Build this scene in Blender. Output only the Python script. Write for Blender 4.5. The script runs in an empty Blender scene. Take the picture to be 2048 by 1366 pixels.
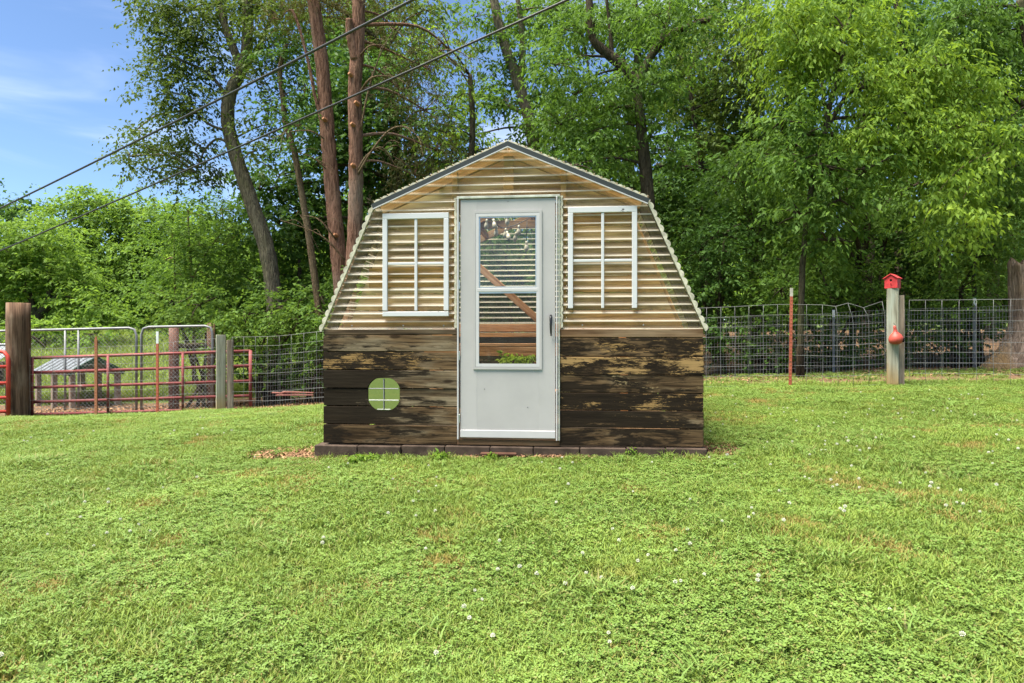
import bpy, bmesh, math, random
import numpy as np
from mathutils import Vector, Matrix

scene = bpy.context.scene
col = scene.collection
R = math.radians

# ------------------------------------------------------------------ camera
FPX = 1365.0
CZ = 0.87
cam_d = bpy.data.cameras.new('camera')
cam_d.sensor_width = 36.0
cam_d.lens = 24.0
cam_d.clip_end = 2000
cam_o = bpy.data.objects.new('camera', cam_d)
col.objects.link(cam_o)
cam_o.location = (0, 0, CZ)
cam_o.rotation_euler = (R(90), 0, 0)
scene.camera = cam_o

# ------------------------------------------------------------------ light
SUN_EL = 70.0
SUN_AZ = 246.0      # compass angle of the sun, clockwise from +Y (high, to the left and a little behind the camera)
w = bpy.data.worlds.new('World')
scene.world = w
w.use_nodes = True
nt = w.node_tree
nt.nodes.clear()
wo = nt.nodes.new('ShaderNodeOutputWorld')
bg = nt.nodes.new('ShaderNodeBackground')
sky = nt.nodes.new('ShaderNodeTexSky')
sky.sky_type = 'NISHITA'
sky.sun_disc = False
sky.sun_elevation = R(SUN_EL)
sky.sun_rotation = R(SUN_AZ)
sky.air_density = 1.0
sky.altitude = 1200
sky.dust_density = 0.2
sky.ozone_density = 5.0
bg.inputs['Strength'].default_value = 0.06
# thin cirrus: stretched noise over the sky direction
tc = nt.nodes.new('ShaderNodeTexCoord')
mp = nt.nodes.new('ShaderNodeMapping')
mp.inputs['Scale'].default_value = (1.6, 1.6, 6.5)
mp.inputs['Rotation'].default_value = (0.0, R(9), 0.0)
mp.inputs['Location'].default_value = (3.1, 2.2, 1.05)
nz = nt.nodes.new('ShaderNodeTexNoise')
nz.inputs['Scale'].default_value = 1.7
nz.inputs['Detail'].default_value = 7.0
nz.inputs['Roughness'].default_value = 0.48
nz.inputs['Distortion'].default_value = 0.4
cr = nt.nodes.new('ShaderNodeMapRange')
cr.inputs['From Min'].default_value = 0.49
cr.inputs['From Max'].default_value = 0.82
cr.inputs['To Max'].default_value = 0.62
cr.interpolation_type = 'SMOOTHSTEP'
mx = nt.nodes.new('ShaderNodeMix')
mx.data_type = 'RGBA'
mx.inputs['B'].default_value = (8.5, 8.8, 9.6, 1)
nt.links.new(tc.outputs['Generated'], mp.inputs['Vector'])
nt.links.new(mp.outputs['Vector'], nz.inputs['Vector'])
nt.links.new(nz.outputs['Fac'], cr.inputs['Value'])
nt.links.new(cr.outputs['Result'], mx.inputs['Factor'])
nt.links.new(sky.outputs['Color'], mx.inputs['A'])
nt.links.new(mx.outputs['Result'], bg.inputs['Color'])
nt.links.new(bg.outputs['Background'], wo.inputs['Surface'])

sun_d = bpy.data.lights.new('sun', 'SUN')
sun_d.energy = 4.6
sun_d.angle = R(40)
sun_d.color = (1.0, 0.94, 0.82)
sun_o = bpy.data.objects.new('sun', sun_d)
col.objects.link(sun_o)
_sd = Vector((math.sin(R(SUN_AZ)) * math.cos(R(SUN_EL)), math.cos(R(SUN_AZ)) * math.cos(R(SUN_EL)), math.sin(R(SUN_EL))))
sun_o.rotation_euler = _sd.to_track_quat('Z', 'Y').to_euler()
sun_o.location = _sd * 60

vs = scene.view_settings
vs.view_transform = 'Standard'
vs.look = 'None'
vs.gamma = 1.0
vs.use_curve_mapping = False
vs.exposure = 1.88

cy = scene.cycles
cy.use_denoising = True
try:
    cy.denoiser = 'OPENIMAGEDENOISE'
    cy.denoising_input_passes = 'RGB_ALBEDO_NORMAL'
    cy.denoising_prefilter = 'ACCURATE'
except Exception:
    pass
cy.max_bounces = 6
cy.diffuse_bounces = 4
cy.glossy_bounces = 2
cy.transmission_bounces = 4
cy.transparent_max_bounces = 24
cy.caustics_reflective = False
cy.caustics_refractive = False
cy.sample_clamp_indirect = 6.0
cy.use_adaptive_sampling = True
cy.adaptive_threshold = 0.015

# ------------------------------------------------------------------ helpers
def P(u, v, y):
    """world point at depth y seen at photograph position (u, v)"""
    return Vector(((u - 1024) / FPX * y, y, CZ - (v - 683) / FPX * y))

def tag(o, label=None, cat=None, group=None, kind=None):
    if label: o['label'] = label
    if cat: o['category'] = cat
    if group: o['group'] = group
    if kind: o['kind'] = kind
    return o

def thing(name, label, cat, loc=(0, 0, 0), rotz=0.0, group=None):
    o = bpy.data.objects.new(name, None)
    o.empty_display_size = 0.1
    col.objects.link(o)
    o.location = loc
    o.rotation_euler = (0, 0, rotz)
    return tag(o, label, cat, group)

def link(name, me, parent=None, loc=None, rot=None):
    o = bpy.data.objects.new(name, me)
    col.objects.link(o)
    if parent is not None: o.parent = parent
    if loc is not None: o.location = loc
    if rot is not None: o.rotation_euler = rot
    return o

def mesh(name, verts, faces, mat=None, smooth=False):
    me = bpy.data.meshes.new(name)
    me.from_pydata([tuple(v) for v in verts], [], faces)
    if mat: me.materials.append(mat)
    if smooth:
        me.polygons.foreach_set('use_smooth', [True] * len(me.polygons))
    me.update()
    return me

def np_tris(name, V, F, mat, smooth=False):
    """fast mesh from numpy arrays of triangles"""
    me = bpy.data.meshes.new(name)
    n = len(F)
    me.vertices.add(len(V))
    me.vertices.foreach_set('co', np.ascontiguousarray(V, dtype=np.float32).ravel())
    me.loops.add(n * 3)
    me.loops.foreach_set('vertex_index', np.ascontiguousarray(F, dtype=np.int32).ravel())
    me.polygons.add(n)
    me.polygons.foreach_set('loop_start', np.arange(0, n * 3, 3, dtype=np.int32))
    me.polygons.foreach_set('loop_total', np.full(n, 3, dtype=np.int32))
    if smooth:
        me.polygons.foreach_set('use_smooth', np.ones(n, dtype=bool))
    me.materials.append(mat)
    me.update(calc_edges=True)
    me.validate()
    return me

def box_mesh(name, size, mat, bevel=0.004):
    bm = bmesh.new()
    bmesh.ops.create_cube(bm, size=1.0)
    bmesh.ops.scale(bm, vec=size, verts=bm.verts)
    if bevel > 0:
        bmesh.ops.bevel(bm, geom=list(bm.edges), offset=min(bevel, 0.3 * min(size)), segments=1, affect='EDGES')
    me = bpy.data.meshes.new(name)
    bm.to_mesh(me)
    bm.free()
    if mat: me.materials.append(mat)
    return me

def box(name, c, size, mat, parent=None, bevel=0.004, rot=None):
    return link(name, box_mesh(name, size, mat, bevel), parent, c, rot)

def bar(name, a, b, w_, t_, mat, parent=None, up=(0, 1, 0), bevel=0.004):
    """a squared timber from a to b: w_ wide, t_ thick along `up`"""
    a, b = Vector(a), Vector(b)
    d = b - a
    L = d.length
    x = d.normalized()
    upv = Vector(up)
    z = (upv - x * upv.dot(x)).normalized()
    yv = z.cross(x)
    o = link(name, box_mesh(name, (L, w_, t_), mat, bevel), parent)
    m = Matrix((x, yv, z)).transposed().to_4x4()
    m.translation = (a + b) / 2
    o.matrix_local = m
    return o

def tube_geo(pts, rad, sides=8, cap=True, wob=0.0, rng=None):
    pts = [Vector(p) for p in pts]
    n = len(pts)
    if not hasattr(rad, '__len__'): rad = [rad] * n
    V, F = [], []
    t0 = (pts[1] - pts[0]).normalized()
    ref = Vector((0, 0, 1)) if abs(t0.z) < 0.9 else Vector((0, 1, 0))
    nrm = t0.cross(ref).normalized()
    for i in range(n):
        if i == 0: t = t0
        elif i == n - 1: t = (pts[i] - pts[i - 1]).normalized()
        else: t = (pts[i + 1] - pts[i - 1]).normalized()
        nrm = (nrm - t * nrm.dot(t))
        if nrm.length < 1e-6: nrm = t.orthogonal()
        nrm.normalize()
        bn = t.cross(nrm)
        for k in range(sides):
            a = 2 * math.pi * k / sides
            r = rad[i]
            if wob and rng: r *= 1 + wob * (rng.random() - .5)
            V.append(pts[i] + (nrm * math.cos(a) + bn * math.sin(a)) * r)
    for i in range(n - 1):
        for k in range(sides):
            k2 = (k + 1) % sides
            F.append((i * sides + k, i * sides + k2, (i + 1) * sides + k2, (i + 1) * sides + k))
    if cap:
        F.append(tuple(range(sides - 1, -1, -1)))
        F.append(tuple((n - 1) * sides + k for k in range(sides)))
    return V, F

def tubes_mesh(name, specs, mat, smooth=True):
    V, F = [], []
    for s in specs:
        v, f = tube_geo(*s[:2], **(s[2] if len(s) > 2 else {}))
        o = len(V)
        V += v
        F += [tuple(i + o for i in q) for q in f]
    return mesh(name, V, F, mat, smooth)

def tube(name, pts, rad, mat, parent=None, sides=8, smooth=True, cap=True):
    v, f = tube_geo(pts, rad, sides, cap)
    return link(name, mesh(name, v, f, mat, smooth), parent)

def prism(name, poly, y0, y1, mat, parent=None):
    """polygon in local x,z extruded along y"""
    n = len(poly)
    V = [(p[0], y0, p[1]) for p in poly] + [(p[0], y1, p[1]) for p in poly]
    F = [tuple(range(n)), tuple(range(2 * n - 1, n - 1, -1))]
    F += [(i, i + n, (i + 1) % n + n, (i + 1) % n) for i in range(n)]
    me = mesh(name, V, F, mat)
    bm = bmesh.new(); bm.from_mesh(me); bmesh.ops.recalc_face_normals(bm, faces=bm.faces); bm.to_mesh(me); bm.free()
    return link(name, me, parent)

def smooth_path(pts, n=6):
    """Catmull-Rom through pts"""
    pts = [Vector(p) for p in pts]
    if len(pts) < 3: return [pts[0].lerp(pts[-1], i / n) for i in range(n + 1)]
    out = []
    for i in range(len(pts) - 1):
        p0 = pts[max(i - 1, 0)]; p1 = pts[i]; p2 = pts[i + 1]; p3 = pts[min(i + 2, len(pts) - 1)]
        for k in range(n):
            t = k / n
            out.append(0.5 * ((2 * p1) + (p2 - p0) * t + (2 * p0 - 5 * p1 + 4 * p2 - p3) * t * t + (3 * p1 - p0 - 3 * p2 + p3) * t ** 3))
    out.append(pts[-1])
    return out

# ------------------------------------------------------------------ terrain height
YS = [-60, -30, 0, 2.4, 5.76, 8.5, 10, 11, 12, 14, 18, 25, 40, 80, 200, 600]
LP = [-.85, -.75, -.57, -.44, -.24, -.2, -.30, -.40, -.48, -.60, -.5, .15, 1.3, 3.0, 7, 20]
RP = [-.6, -.5, -.33, -.19, .05, .26, .34, .36, .35, .36, .75, 1.1, 1.8, 3.2, 7, 20]
def gz(x, y):
    x = np.asarray(x, dtype=float); y = np.asarray(y, dtype=float)
    l = np.interp(y, YS, LP); r = np.interp(y, YS, RP)
    xc = 7.5 * np.tanh(x / 7.5)
    b = .022 * (np.sin(x * 1.7 + y * .6) * np.sin(y * 1.3 - x * .5)) + .010 * np.sin(x * 4.1 + 1.3) * np.sin(y * 3.7)
    near = np.clip((np.abs(x) - 1.9) / 1.0, 0, 1) + np.clip(np.abs(y - 7.2) - 1.9, 0, 1)
    return (l + r) / 2 + (r - l) / 12 * xc + b * np.clip(near, 0, 1)
def G(x, y): return float(gz(x, y))

# ------------------------------------------------------------------ materials
class NT:
    def __init__(s, name):
        s.m = bpy.data.materials.new(name); s.m.use_nodes = True
        s.t = s.m.node_tree; s.t.nodes.clear()
        s.out = s.t.nodes.new('ShaderNodeOutputMaterial')
    def n(s, typ, **kw):
        nd = s.t.nodes.new('ShaderNode' + typ)
        for k, v in kw.items():
            if hasattr(nd, k) and k not in nd.inputs: setattr(nd, k, v)
            else: nd.inputs[k].default_value = v
        return nd
    def l(s, a, b): s.t.links.new(a, b)
    def coord(s, kind='Object', scale=(1, 1, 1), rnd=True):
        tc = s.n('TexCoord'); mp = s.n('Mapping'); mp.inputs['Scale'].default_value = scale
        s.l(tc.outputs[kind], mp.inputs['Vector'])
        if not rnd: return mp.outputs['Vector']
        oi = s.n('ObjectInfo'); mu = s.n('Math', operation='MULTIPLY'); mu.inputs[1].default_value = 37.0
        s.l(oi.outputs['Random'], mu.inputs[0])
        ad = s.n('VectorMath', operation='ADD')
        s.l(mp.outputs['Vector'], ad.inputs[0]); s.l(mu.outputs[0], ad.inputs[1])
        return ad.outputs['Vector']
    def pos(s, scale=(1, 1, 1)):
        g = s.n('NewGeometry'); mp = s.n('Mapping'); mp.inputs['Scale'].default_value = scale
        s.l(g.outputs['Position'], mp.inputs['Vector']); return mp.outputs['Vector']
    def noise(s, vec, scale=1.0, detail=4.0, rough=.55, dist=0.0):
        nd = s.n('TexNoise'); s.l(vec, nd.inputs['Vector'])
        nd.inputs['Scale'].default_value = scale; nd.inputs['Detail'].default_value = detail
        nd.inputs['Roughness'].default_value = rough; nd.inputs['Distortion'].default_value = dist
        return nd.outputs['Fac']
    def rng(s, fac, a, b, c=0.0, d=1.0):
        nd = s.n('MapRange'); nd.interpolation_type = 'SMOOTHSTEP'
        nd.inputs['From Min'].default_value = a; nd.inputs['From Max'].default_value = b
        nd.inputs['To Min'].default_value = c; nd.inputs['To Max'].default_value = d
        s.l(fac, nd.inputs['Value']); return nd.outputs['Result']
    def math(s, op, a, b=None):
        nd = s.n('Math', operation=op)
        for i, q in enumerate((a, b)):
            if q is None: continue
            if isinstance(q, (int, float)): nd.inputs[i].default_value = q
            else: s.l(q, nd.inputs[i])
        return nd.outputs[0]
    def mix(s, fac, a, b, blend='MIX'):
        nd = s.n('Mix'); nd.data_type = 'RGBA'; nd.blend_type = blend
        for nm, q in (('Factor', fac), ('A', a), ('B', b)):
            if isinstance(q, (int, float)): nd.inputs[nm].default_value = q
            elif isinstance(q, (tuple, list)): nd.inputs[nm].default_value = (*q[:3], 1)
            else: s.l(q, nd.inputs[nm])
        return nd.outputs['Result']
    def bump(s, h, strength=.3, dist=.01):
        nd = s.n('Bump'); nd.inputs['Strength'].default_value = strength; nd.inputs['Distance'].default_value = dist
        s.l(h, nd.inputs['Height']); return nd.outputs['Normal']
    def pbr(s, colr, rough=.8, spec=.3, metal=0.0, normal=None):
        b = s.n('BsdfPrincipled')
        if isinstance(colr, (tuple, list)): b.inputs['Base Color'].default_value = (*colr[:3], 1)
        else: s.l(colr, b.inputs['Base Color'])
        if isinstance(rough, (int, float)): b.inputs['Roughness'].default_value = rough
        else: s.l(rough, b.inputs['Roughness'])
        b.inputs['Specular IOR Level'].default_value = spec
        b.inputs['Metallic'].default_value = metal
        if normal is not None: s.l(normal, b.inputs['Normal'])
        return b
    def done(s, sh):
        s.l(sh.outputs[0] if hasattr(sh, 'outputs') else sh, s.out.inputs['Surface']); return s.m

def m_wood(name, c1, c2, c3, axis=0, gscale=1.0, rough=.85, streak=.5, bumpd=.004):
    """bare timber: c1 dark grain, c2 body, c3 pale/weathered patches; axis = grain direction"""
    t = NT(name)
    sc = [26 * gscale] * 3; sc[axis] = 1.3 * gscale
    v = t.coord('Object', sc)
    g = t.noise(v, 1.0, 6, .62, .6)
    sc2 = [4.5] * 3; sc2[axis] = 1.1
    p = t.noise(t.coord('Object', sc2), 1.0, 4, .6)
    c = t.mix(t.rng(g, .34, .66), c1, c2)
    c = t.mix(t.rng(p, .5 - .1 * streak, .72), c, c3)
    fine = t.noise(t.coord('Object', [k * 4 for k in sc]), 1.0, 3)
    c = t.mix(.35, c, t.mix(t.rng(fine, .3, .7), (.25, .25, .25), (.8, .8, .8)), 'OVERLAY')
    return t.done(t.pbr(c, rough, .1, 0, t.bump(g, .5, bumpd)))

def m_char(name, dark=.5, peel=.3, grey=.3, lr=0.0, tan=(.36, .225, .09), L=1.2, tone=1.0):
    """boards once stained near-black: brown wood showing, stain left in patches, stain flaked to tan.
    lr shifts the stain along the board (stain heavier at the left when > 0)"""
    t = NT(name)
    fine = t.noise(t.coord('Object', (2.4, 60, 62)), 1.0, 6, .65, .5)
    g = t.noise(t.coord('Object', (1.3, 17, 20)), 1.0, 6, .62, 1.1)
    gr = t.math('ADD', t.math('MULTIPLY', g, .55), t.math('MULTIPLY', fine, .45))
    brown = t.mix(t.rng(gr, .38, .62), [q * tone for q in (.030, .019, .011)], [q * tone for q in (.150, .096, .050)])
    gp = t.noise(t.coord('Object', (1.7, 5, 6)), 1.0, 5, .62)
    brown = t.mix(t.rng(gp, .62 - .35 * grey, .86 - .3 * grey), brown, t.mix(t.rng(gr, .38, .62), (.085, .064, .040), (.245, .195, .128)))
    # knots
    vo = t.n('TexVoronoi'); t.l(t.coord('Object', (1.9, 3, 5.5)), vo.inputs['Vector']); vo.inputs['Scale'].default_value = 1.0
    brown = t.mix(t.rng(vo.outputs['Distance'], .06, .13, .85, 0), brown, (.022, .014, .009))
    # stain
    tcx = t.n('TexCoord'); sx = t.n('SeparateXYZ'); t.l(tcx.outputs['Object'], sx.inputs[0])
    s1 = t.noise(t.coord('Object', (2.6, 7, 9)), 1.0, 7, .66, .5)
    s2 = t.noise(t.coord('Object', (6, 48, 70)), 1.0, 6, .75)
    s = t.math('ADD', t.math('ADD', t.math('MULTIPLY', s1, .58), t.math('MULTIPLY', s2, .22)), t.math('MULTIPLY', fine, .20))
    s = t.math('ADD', s, t.math('MULTIPLY', sx.outputs['X'], -lr / L))
    c = t.mix(t.rng(s, .60 - .26 * dark, .66 - .26 * dark, 0, .95), brown, t.mix(fine, (.0075, .006, .005), (.024, .018, .0125)))
    # flaked to bare tan
    k1 = t.noise(t.coord('Object', (2.4, 6, 8)), 1.0, 4, .62)
    k2 = t.noise(t.coord('Object', (13, 55, 80)), 1.0, 7, .78, 1.2)
    k = t.math('ADD', t.math('ADD', t.math('MULTIPLY', k1, .45), t.math('MULTIPLY', k2, .37)), t.math('MULTIPLY', fine, .18))
    c = t.mix(t.rng(k, .665 - .21 * peel, .690 - .21 * peel), c, t.mix(fine, (.15, .09, .038), tan))
    return t.done(t.pbr(c, .95, .05, 0, t.bump(t.math('ADD', gr, t.math('MULTIPLY', k2, .4)), .7, .006)))

def m_plain(name, c, rough=.5, spec=.4, metal=0, var=.15, scale=9, bumpd=0.0):
    t = NT(name)
    v = t.coord('Object', (1, 1, 1))
    n = t.noise(v, scale, 5, .6)
    f = t.noise(v, scale * 6, 4, .7)
    lo = [q * (1 - var) for q in c]; hi = [min(q * (1 + var * .6), .95) for q in c]
    cc = t.mix(t.rng(n, .3, .7), lo, hi)
    cc = t.mix(t.rng(f, .62, .78, 0, var * 1.6), cc, [q * .45 for q in c])
    return t.done(t.pbr(cc, rough, spec, metal, t.bump(f, .3, bumpd) if bumpd else None))

def m_rusty(name, paint, rust=(.12, .05, .028), amt=.45, rough=.6):
    t = NT(name)
    v = t.coord('Object', (1, 1, 1))
    n = t.noise(v, 7, 6, .7)
    f = t.noise(v, 2.2, 3)
    c = t.mix(t.rng(f, .35, .7), paint, [min(q * 1.25 + .02, 1) for q in paint])
    c = t.mix(t.rng(n, .68 - .2 * amt, .8 - .2 * amt), c, rust)
    return t.done(t.pbr(c, rough, .35, 0, t.bump(n, .2, .002)))

def m_leaf(name, c1, c2, c3, transl=.35, trc=None, rough=.5):
    """leaf: c1..c2 from leaf to leaf, c3 on some shoots (young growth)"""
    t = NT(name)
    g = t.n('NewGeometry')
    r = g.outputs['Random Per Island']
    c = t.mix(t.rng(r, 0, 1), c1, c2)
    ns = t.noise(t.pos((.9, .9, .9)), 1.0, 3, .6)
    c = t.mix(t.rng(ns, .5, .7, 0, .75), c, c3)
    b = t.pbr(c, .62, .16)
    tr = t.n('BsdfTranslucent')
    t.l(t.mix(.5, c, trc or (c3[0] * 1.25, c3[1] * 1.25, c3[2] * .7)), tr.inputs['Color'])
    ms = t.n('MixShader'); ms.inputs[0].default_value = transl
    t.l(b.outputs[0], ms.inputs[1]); t.l(tr.outputs[0], ms.inputs[2])
    return t.done(ms)

def m_bark(name, c1, c2, c3, sc=1.0, vert=6.0):
    t = NT(name)
    v = t.pos((9 * sc, 9 * sc, 9 * sc / vert))
    n = t.noise(v, 1.6, 7, .68, .9)
    vo = t.n('TexVoronoi'); t.l(v, vo.inputs['Vector']); vo.inputs['Scale'].default_value = 2.6; vo.feature = 'DISTANCE_TO_EDGE'
    big = t.noise(t.pos((1.3, 1.3, .6)), 1.0, 3)
    c = t.mix(t.rng(n, .32, .68), c1, c2)
    c = t.mix(t.rng(big, .5, .7, 0, .8), c, c3)
    c = t.mix(t.rng(vo.outputs['Distance'], 0.0, .09, .55, 0), c, [q * .45 for q in c1])
    h = t.math('ADD', n, t.math('MULTIPLY', vo.outputs['Distance'], .8))
    return t.done(t.pbr(c, .95, .06, 0, t.bump(h, 1.0, .035)))

M = {}
M['white_door'] = m_plain('door_white', (.395, .377, .368), .5, .35, 0, .07, 2.2)
M['white_trim'] = m_plain('door_trim_white', (.49, .475, .475), .38, .4, 0, .05, 4)
def _sash():
    t = NT('sash_paint')
    v = t.coord('Object', (1, 1, 1))
    n = t.noise(v, 26, 6, .75); big = t.noise(v, 4, 2)
    m = t.math('ADD', t.math('MULTIPLY', n, .6), t.math('MULTIPLY', big, .4))
    c = t.mix(t.rng(m, .615, .645), (.54, .54, .55), (.035, .028, .02))
    return t.done(t.pbr(c, .6, .3, 0, t.bump(n, .3, .002)))
M['sash'] = _sash()
M['rake'] = m_plain('rake_trim_green_grey', (.026, .031, .029), .5, .4, .0, .2, 5)
M['jamb'] = m_plain('weathered_white_jamb', (.46, .47, .41), .6, .3, 0, .3, 12)
M['alu'] = m_plain('aluminium', (.50, .52, .53), .32, .5, .85, .1, 6)
M['black'] = m_plain('black_metal', (.012, .012, .013), .35, .5, .3, .2, 8)
M['stud'] = m_wood('stud_orange_brown', (.20, .11, .045), (.38, .22, .095), (.30, .21, .12))
M['studz'] = m_wood('stud_upright', (.20, .105, .035), (.36, .205, .075), (.33, .22, .11))
M['pale_board'] = m_wood('pale_inner_board', (.22, .125, .055), (.60, .43, .25), (.78, .60, .38), 0, .7, streak=1.2)
M['brown_board'] = m_wood('brown_inner_board', (.19, .09, .030), (.50, .29, .13), (.62, .43, .24), 0, .8, streak=.7)
M['grey_board'] = m_wood('grey_inner_board', (.12, .075, .042), (.40, .275, .165), (.62, .46, .29), 0, .8, streak=.8)
M['gold_board'] = m_wood('golden_inner_board', (.19, .105, .03), (.37, .215, .07), (.42, .27, .11))
M['rail'] = m_wood('brown_rail', (.085, .047, .024), (.185, .112, .06), (.20, .14, .085))
M['rail_dark'] = m_wood('dark_rail', (.035, .024, .015), (.095, .064, .038), (.13, .10, .065))
M['bench'] = m_wood('workbench_wood', (.20, .09, .035), (.42, .22, .10), (.48, .31, .18))
M['dark_board'] = m_wood('dark_lower_board', (.02, .016, .012), (.055, .042, .03), (.085, .068, .05))
M['post_brown'] = m_wood('corner_post_wood', (.055, .032, .02), (.165, .098, .062), (.215, .150, .105), 2, .8, bumpd=.008)
M['post_red'] = m_wood('reddish_post_wood', (.075, .038, .03), (.175, .095, .075), (.2, .13, .105), 2, .9, bumpd=.006)
def _greypost():
    t = NT('grey_treated_post')
    g = t.noise(t.coord('Object', (30, 30, 1.4)), 1.0, 6, .62, .5)
    c = t.mix(t.rng(g, .3, .68), (.15, .14, .10), (.36, .345, .265))
    p = t.noise(t.coord('Object', (5, 5, 1.4)), 1.0, 4)
    c = t.mix(t.rng(p, .45, .72), c, (.33, .37, .31))
    sx = t.n('SeparateXYZ'); tc_ = t.n('TexCoord'); t.l(tc_.outputs['Object'], sx.inputs[0])
    low = t.math('ADD', sx.outputs['Z'], t.math('MULTIPLY', p, .5))
    c = t.mix(t.rng(low, .2, .62, .85, 0), c, t.mix(g, (.19, .12, .045), (.40, .27, .11)))   # soil splash at the foot
    return t.done(t.pbr(c, .88, .15, 0, t.bump(g, .5, .006)))
M['post_grey'] = _greypost()
M['post_grey2'] = m_wood('weathered_pinkish_post', (.12, .085, .062), (.34, .265, .20), (.38, .31, .235), 2, .9, bumpd=.006)
M['gate_red'] = m_rusty('gate_red_paint', (.185, .040, .038), (.26, .17, .15), .55, .75)
M['gate_red2'] = m_rusty('gate_bright_red_paint', (.42, .035, .022), (.16, .03, .02), .2)
M['tpost'] = m_rusty('post_rust_red', (.33, .078, .038), (.20, .07, .04), .5)
M['tpost_or'] = m_rusty('post_rust_orange', (.28, .105, .045), (.14, .06, .03), .5)
M['galv'] = m_plain('galvanised', (.20, .205, .21), .55, .4, .2, .2, 5)
M['galv_post'] = m_plain('galvanised_post', (.17, .18, .18), .5, .4, .1, .2, 5)
M['wire'] = m_plain('fence_wire', (.19, .19, .185), .55, .4, .2, .25, 2)
M['wire_thin'] = m_plain('fine_fence_wire', (.24, .24, .23), .6, .3, .1, .25, 2)
M['tip_white'] = m_plain('white_post_tip', (.72, .73, .71), .5, .3, 0, .1, 9)
M['house_red'] = m_plain('birdhouse_red', (.46, .035, .036), .6, .3, 0, .3, 14)
M['gourd'] = m_rusty('gourd_red', (.33, .048, .03), (.10, .018, .012), .75, .5)
M['roof_metal'] = m_plain('coop_roof_metal', (.15, .165, .175), .45, .5, .1, .1, 3)
M['coop_green'] = m_plain('coop_green_trim', (.012, .075, .038), .5, .4, 0, .15, 6)
M['cable'] = m_plain('cable_black', (.03, .031, .033), .5, .4, 0, .1, 3)
M['paver'] = m_plain('concrete_paver', (.068, .048, .036), .9, .15, 0, .4, 9, .006)
M['rock'] = m_plain('bank_rock', (.27, .19, .125), .9, .15, 0, .45, 3, .03)
M['flower'] = m_plain('clover_flower', (.66, .66, .56), .8, .1, 0, .25, 300)
M['stem'] = m_plain('clover_stem', (.12, .19, .05), .7, .2, 0, .1, 40)
M['bulb'] = m_plain('bulb_frosted', (.46, .43, .36), .25, .5, 0, .05, 9)
M['inside_dark'] = m_plain('dark_hole', (.008, .006, .005), .9, .05, 0, .1, 9)
M['soil_in'] = m_plain('shed_floor_soil', (.05, .038, .028), .95, .1, 0, .4, 5, .02)
M['cut_wood'] = m_plain('fresh_cut_wood', (.27, .125, .06), .8, .2, 0, .2, 20)

def m_sheet(name, lo, hi, ribk, tint=(.97, .94, .85)):
    """ribbed clear plastic sheet: see-through, with the highlight on each rib painted as a pale line (attribute rib)"""
    t = NT(name)
    at = t.n('Attribute'); at.attribute_name = 'rib'
    ns = t.noise(t.pos((1.2, 1.2, 14)), 1.0, 4, .6); big = t.noise(t.pos((2.2, 2.2, 2.2)), 1.0, 3)
    tr = t.n('BsdfTransparent'); tr.inputs['Color'].default_value = (*tint, 1)
    ribf = t.rng(at.outputs['Fac'], .25, .85)  # mask of the highlight line painted on each rib
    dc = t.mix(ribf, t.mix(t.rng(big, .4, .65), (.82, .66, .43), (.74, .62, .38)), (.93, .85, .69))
    di = t.n('BsdfDiffuse'); t.l(dc, di.inputs['Color'])
    tl = t.n('BsdfTranslucent'); t.l(dc, tl.inputs['Color'])
    dm = t.n('MixShader'); dm.inputs[0].default_value = .33
    t.l(di.outputs[0], dm.inputs[1]); t.l(tl.outputs[0], dm.inputs[2])
    gl = t.n('BsdfGlossy'); gl.inputs['Roughness'].default_value = .28
    fr = t.n('Fresnel'); fr.inputs['IOR'].default_value = 1.55
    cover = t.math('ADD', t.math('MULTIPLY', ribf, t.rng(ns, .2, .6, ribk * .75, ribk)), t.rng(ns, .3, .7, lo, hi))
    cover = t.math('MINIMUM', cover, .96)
    m1 = t.n('MixShader'); t.l(cover, m1.inputs[0]); t.l(tr.outputs[0], m1.inputs[1]); t.l(dm.outputs[0], m1.inputs[2])
    m2 = t.n('MixShader'); t.l(t.math('MULTIPLY', fr.outputs[0], .28), m2.inputs[0]); t.l(m1.outputs[0], m2.inputs[1]); t.l(gl.outputs[0], m2.inputs[2])
    return t.done(m2)
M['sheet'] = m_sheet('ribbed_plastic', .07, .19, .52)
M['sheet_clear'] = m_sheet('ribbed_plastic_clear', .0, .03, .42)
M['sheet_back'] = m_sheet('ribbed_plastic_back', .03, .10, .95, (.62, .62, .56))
M['closure'] = m_plain('closure_strip', (.50, .47, .36), .5, .4, 0, .35, 22)
def m_glass(name, tint, refl=1.0, dirt=.04):
    t = NT(name)
    tr = t.n('BsdfTransparent'); tr.inputs['Color'].default_value = (*tint, 1)
    gl = t.n('BsdfGlossy'); gl.inputs['Roughness'].default_value = .01
    fr = t.n('Fresnel'); fr.inputs['IOR'].default_value = 1.45
    di = t.n('BsdfDiffuse'); di.inputs['Color'].default_value = (.5, .5, .45, 1)
    n = t.noise(t.coord('Object', (30, 30, 8)), 1.0, 5, .7)
    m0 = t.n('MixShader'); t.l(t.rng(n, .5, .75, .01, dirt * 2.5), m0.inputs[0]); t.l(tr.outputs[0], m0.inputs[1]); t.l(di.outputs[0], m0.inputs[2])
    m1 = t.n('MixShader'); t.l(t.math('MULTIPLY', fr.outputs[0], refl), m1.inputs[0]); t.l(m0.outputs[0], m1.inputs[1]); t.l(gl.outputs[0], m1.inputs[2])
    return t.done(m1)
M['glass'] = m_glass('clear_glass', (.96, .97, .95), 1.0)
M['screen'] = m_glass('insect_screen', (.80, .80, .80), .3, .02)
def _mirror():
    t = NT('mirror_glass')
    b = t.pbr((.50, .51, .43), .03, .5, 1.0)
    return t.done(b)
M['mirror'] = _mirror()

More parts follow.
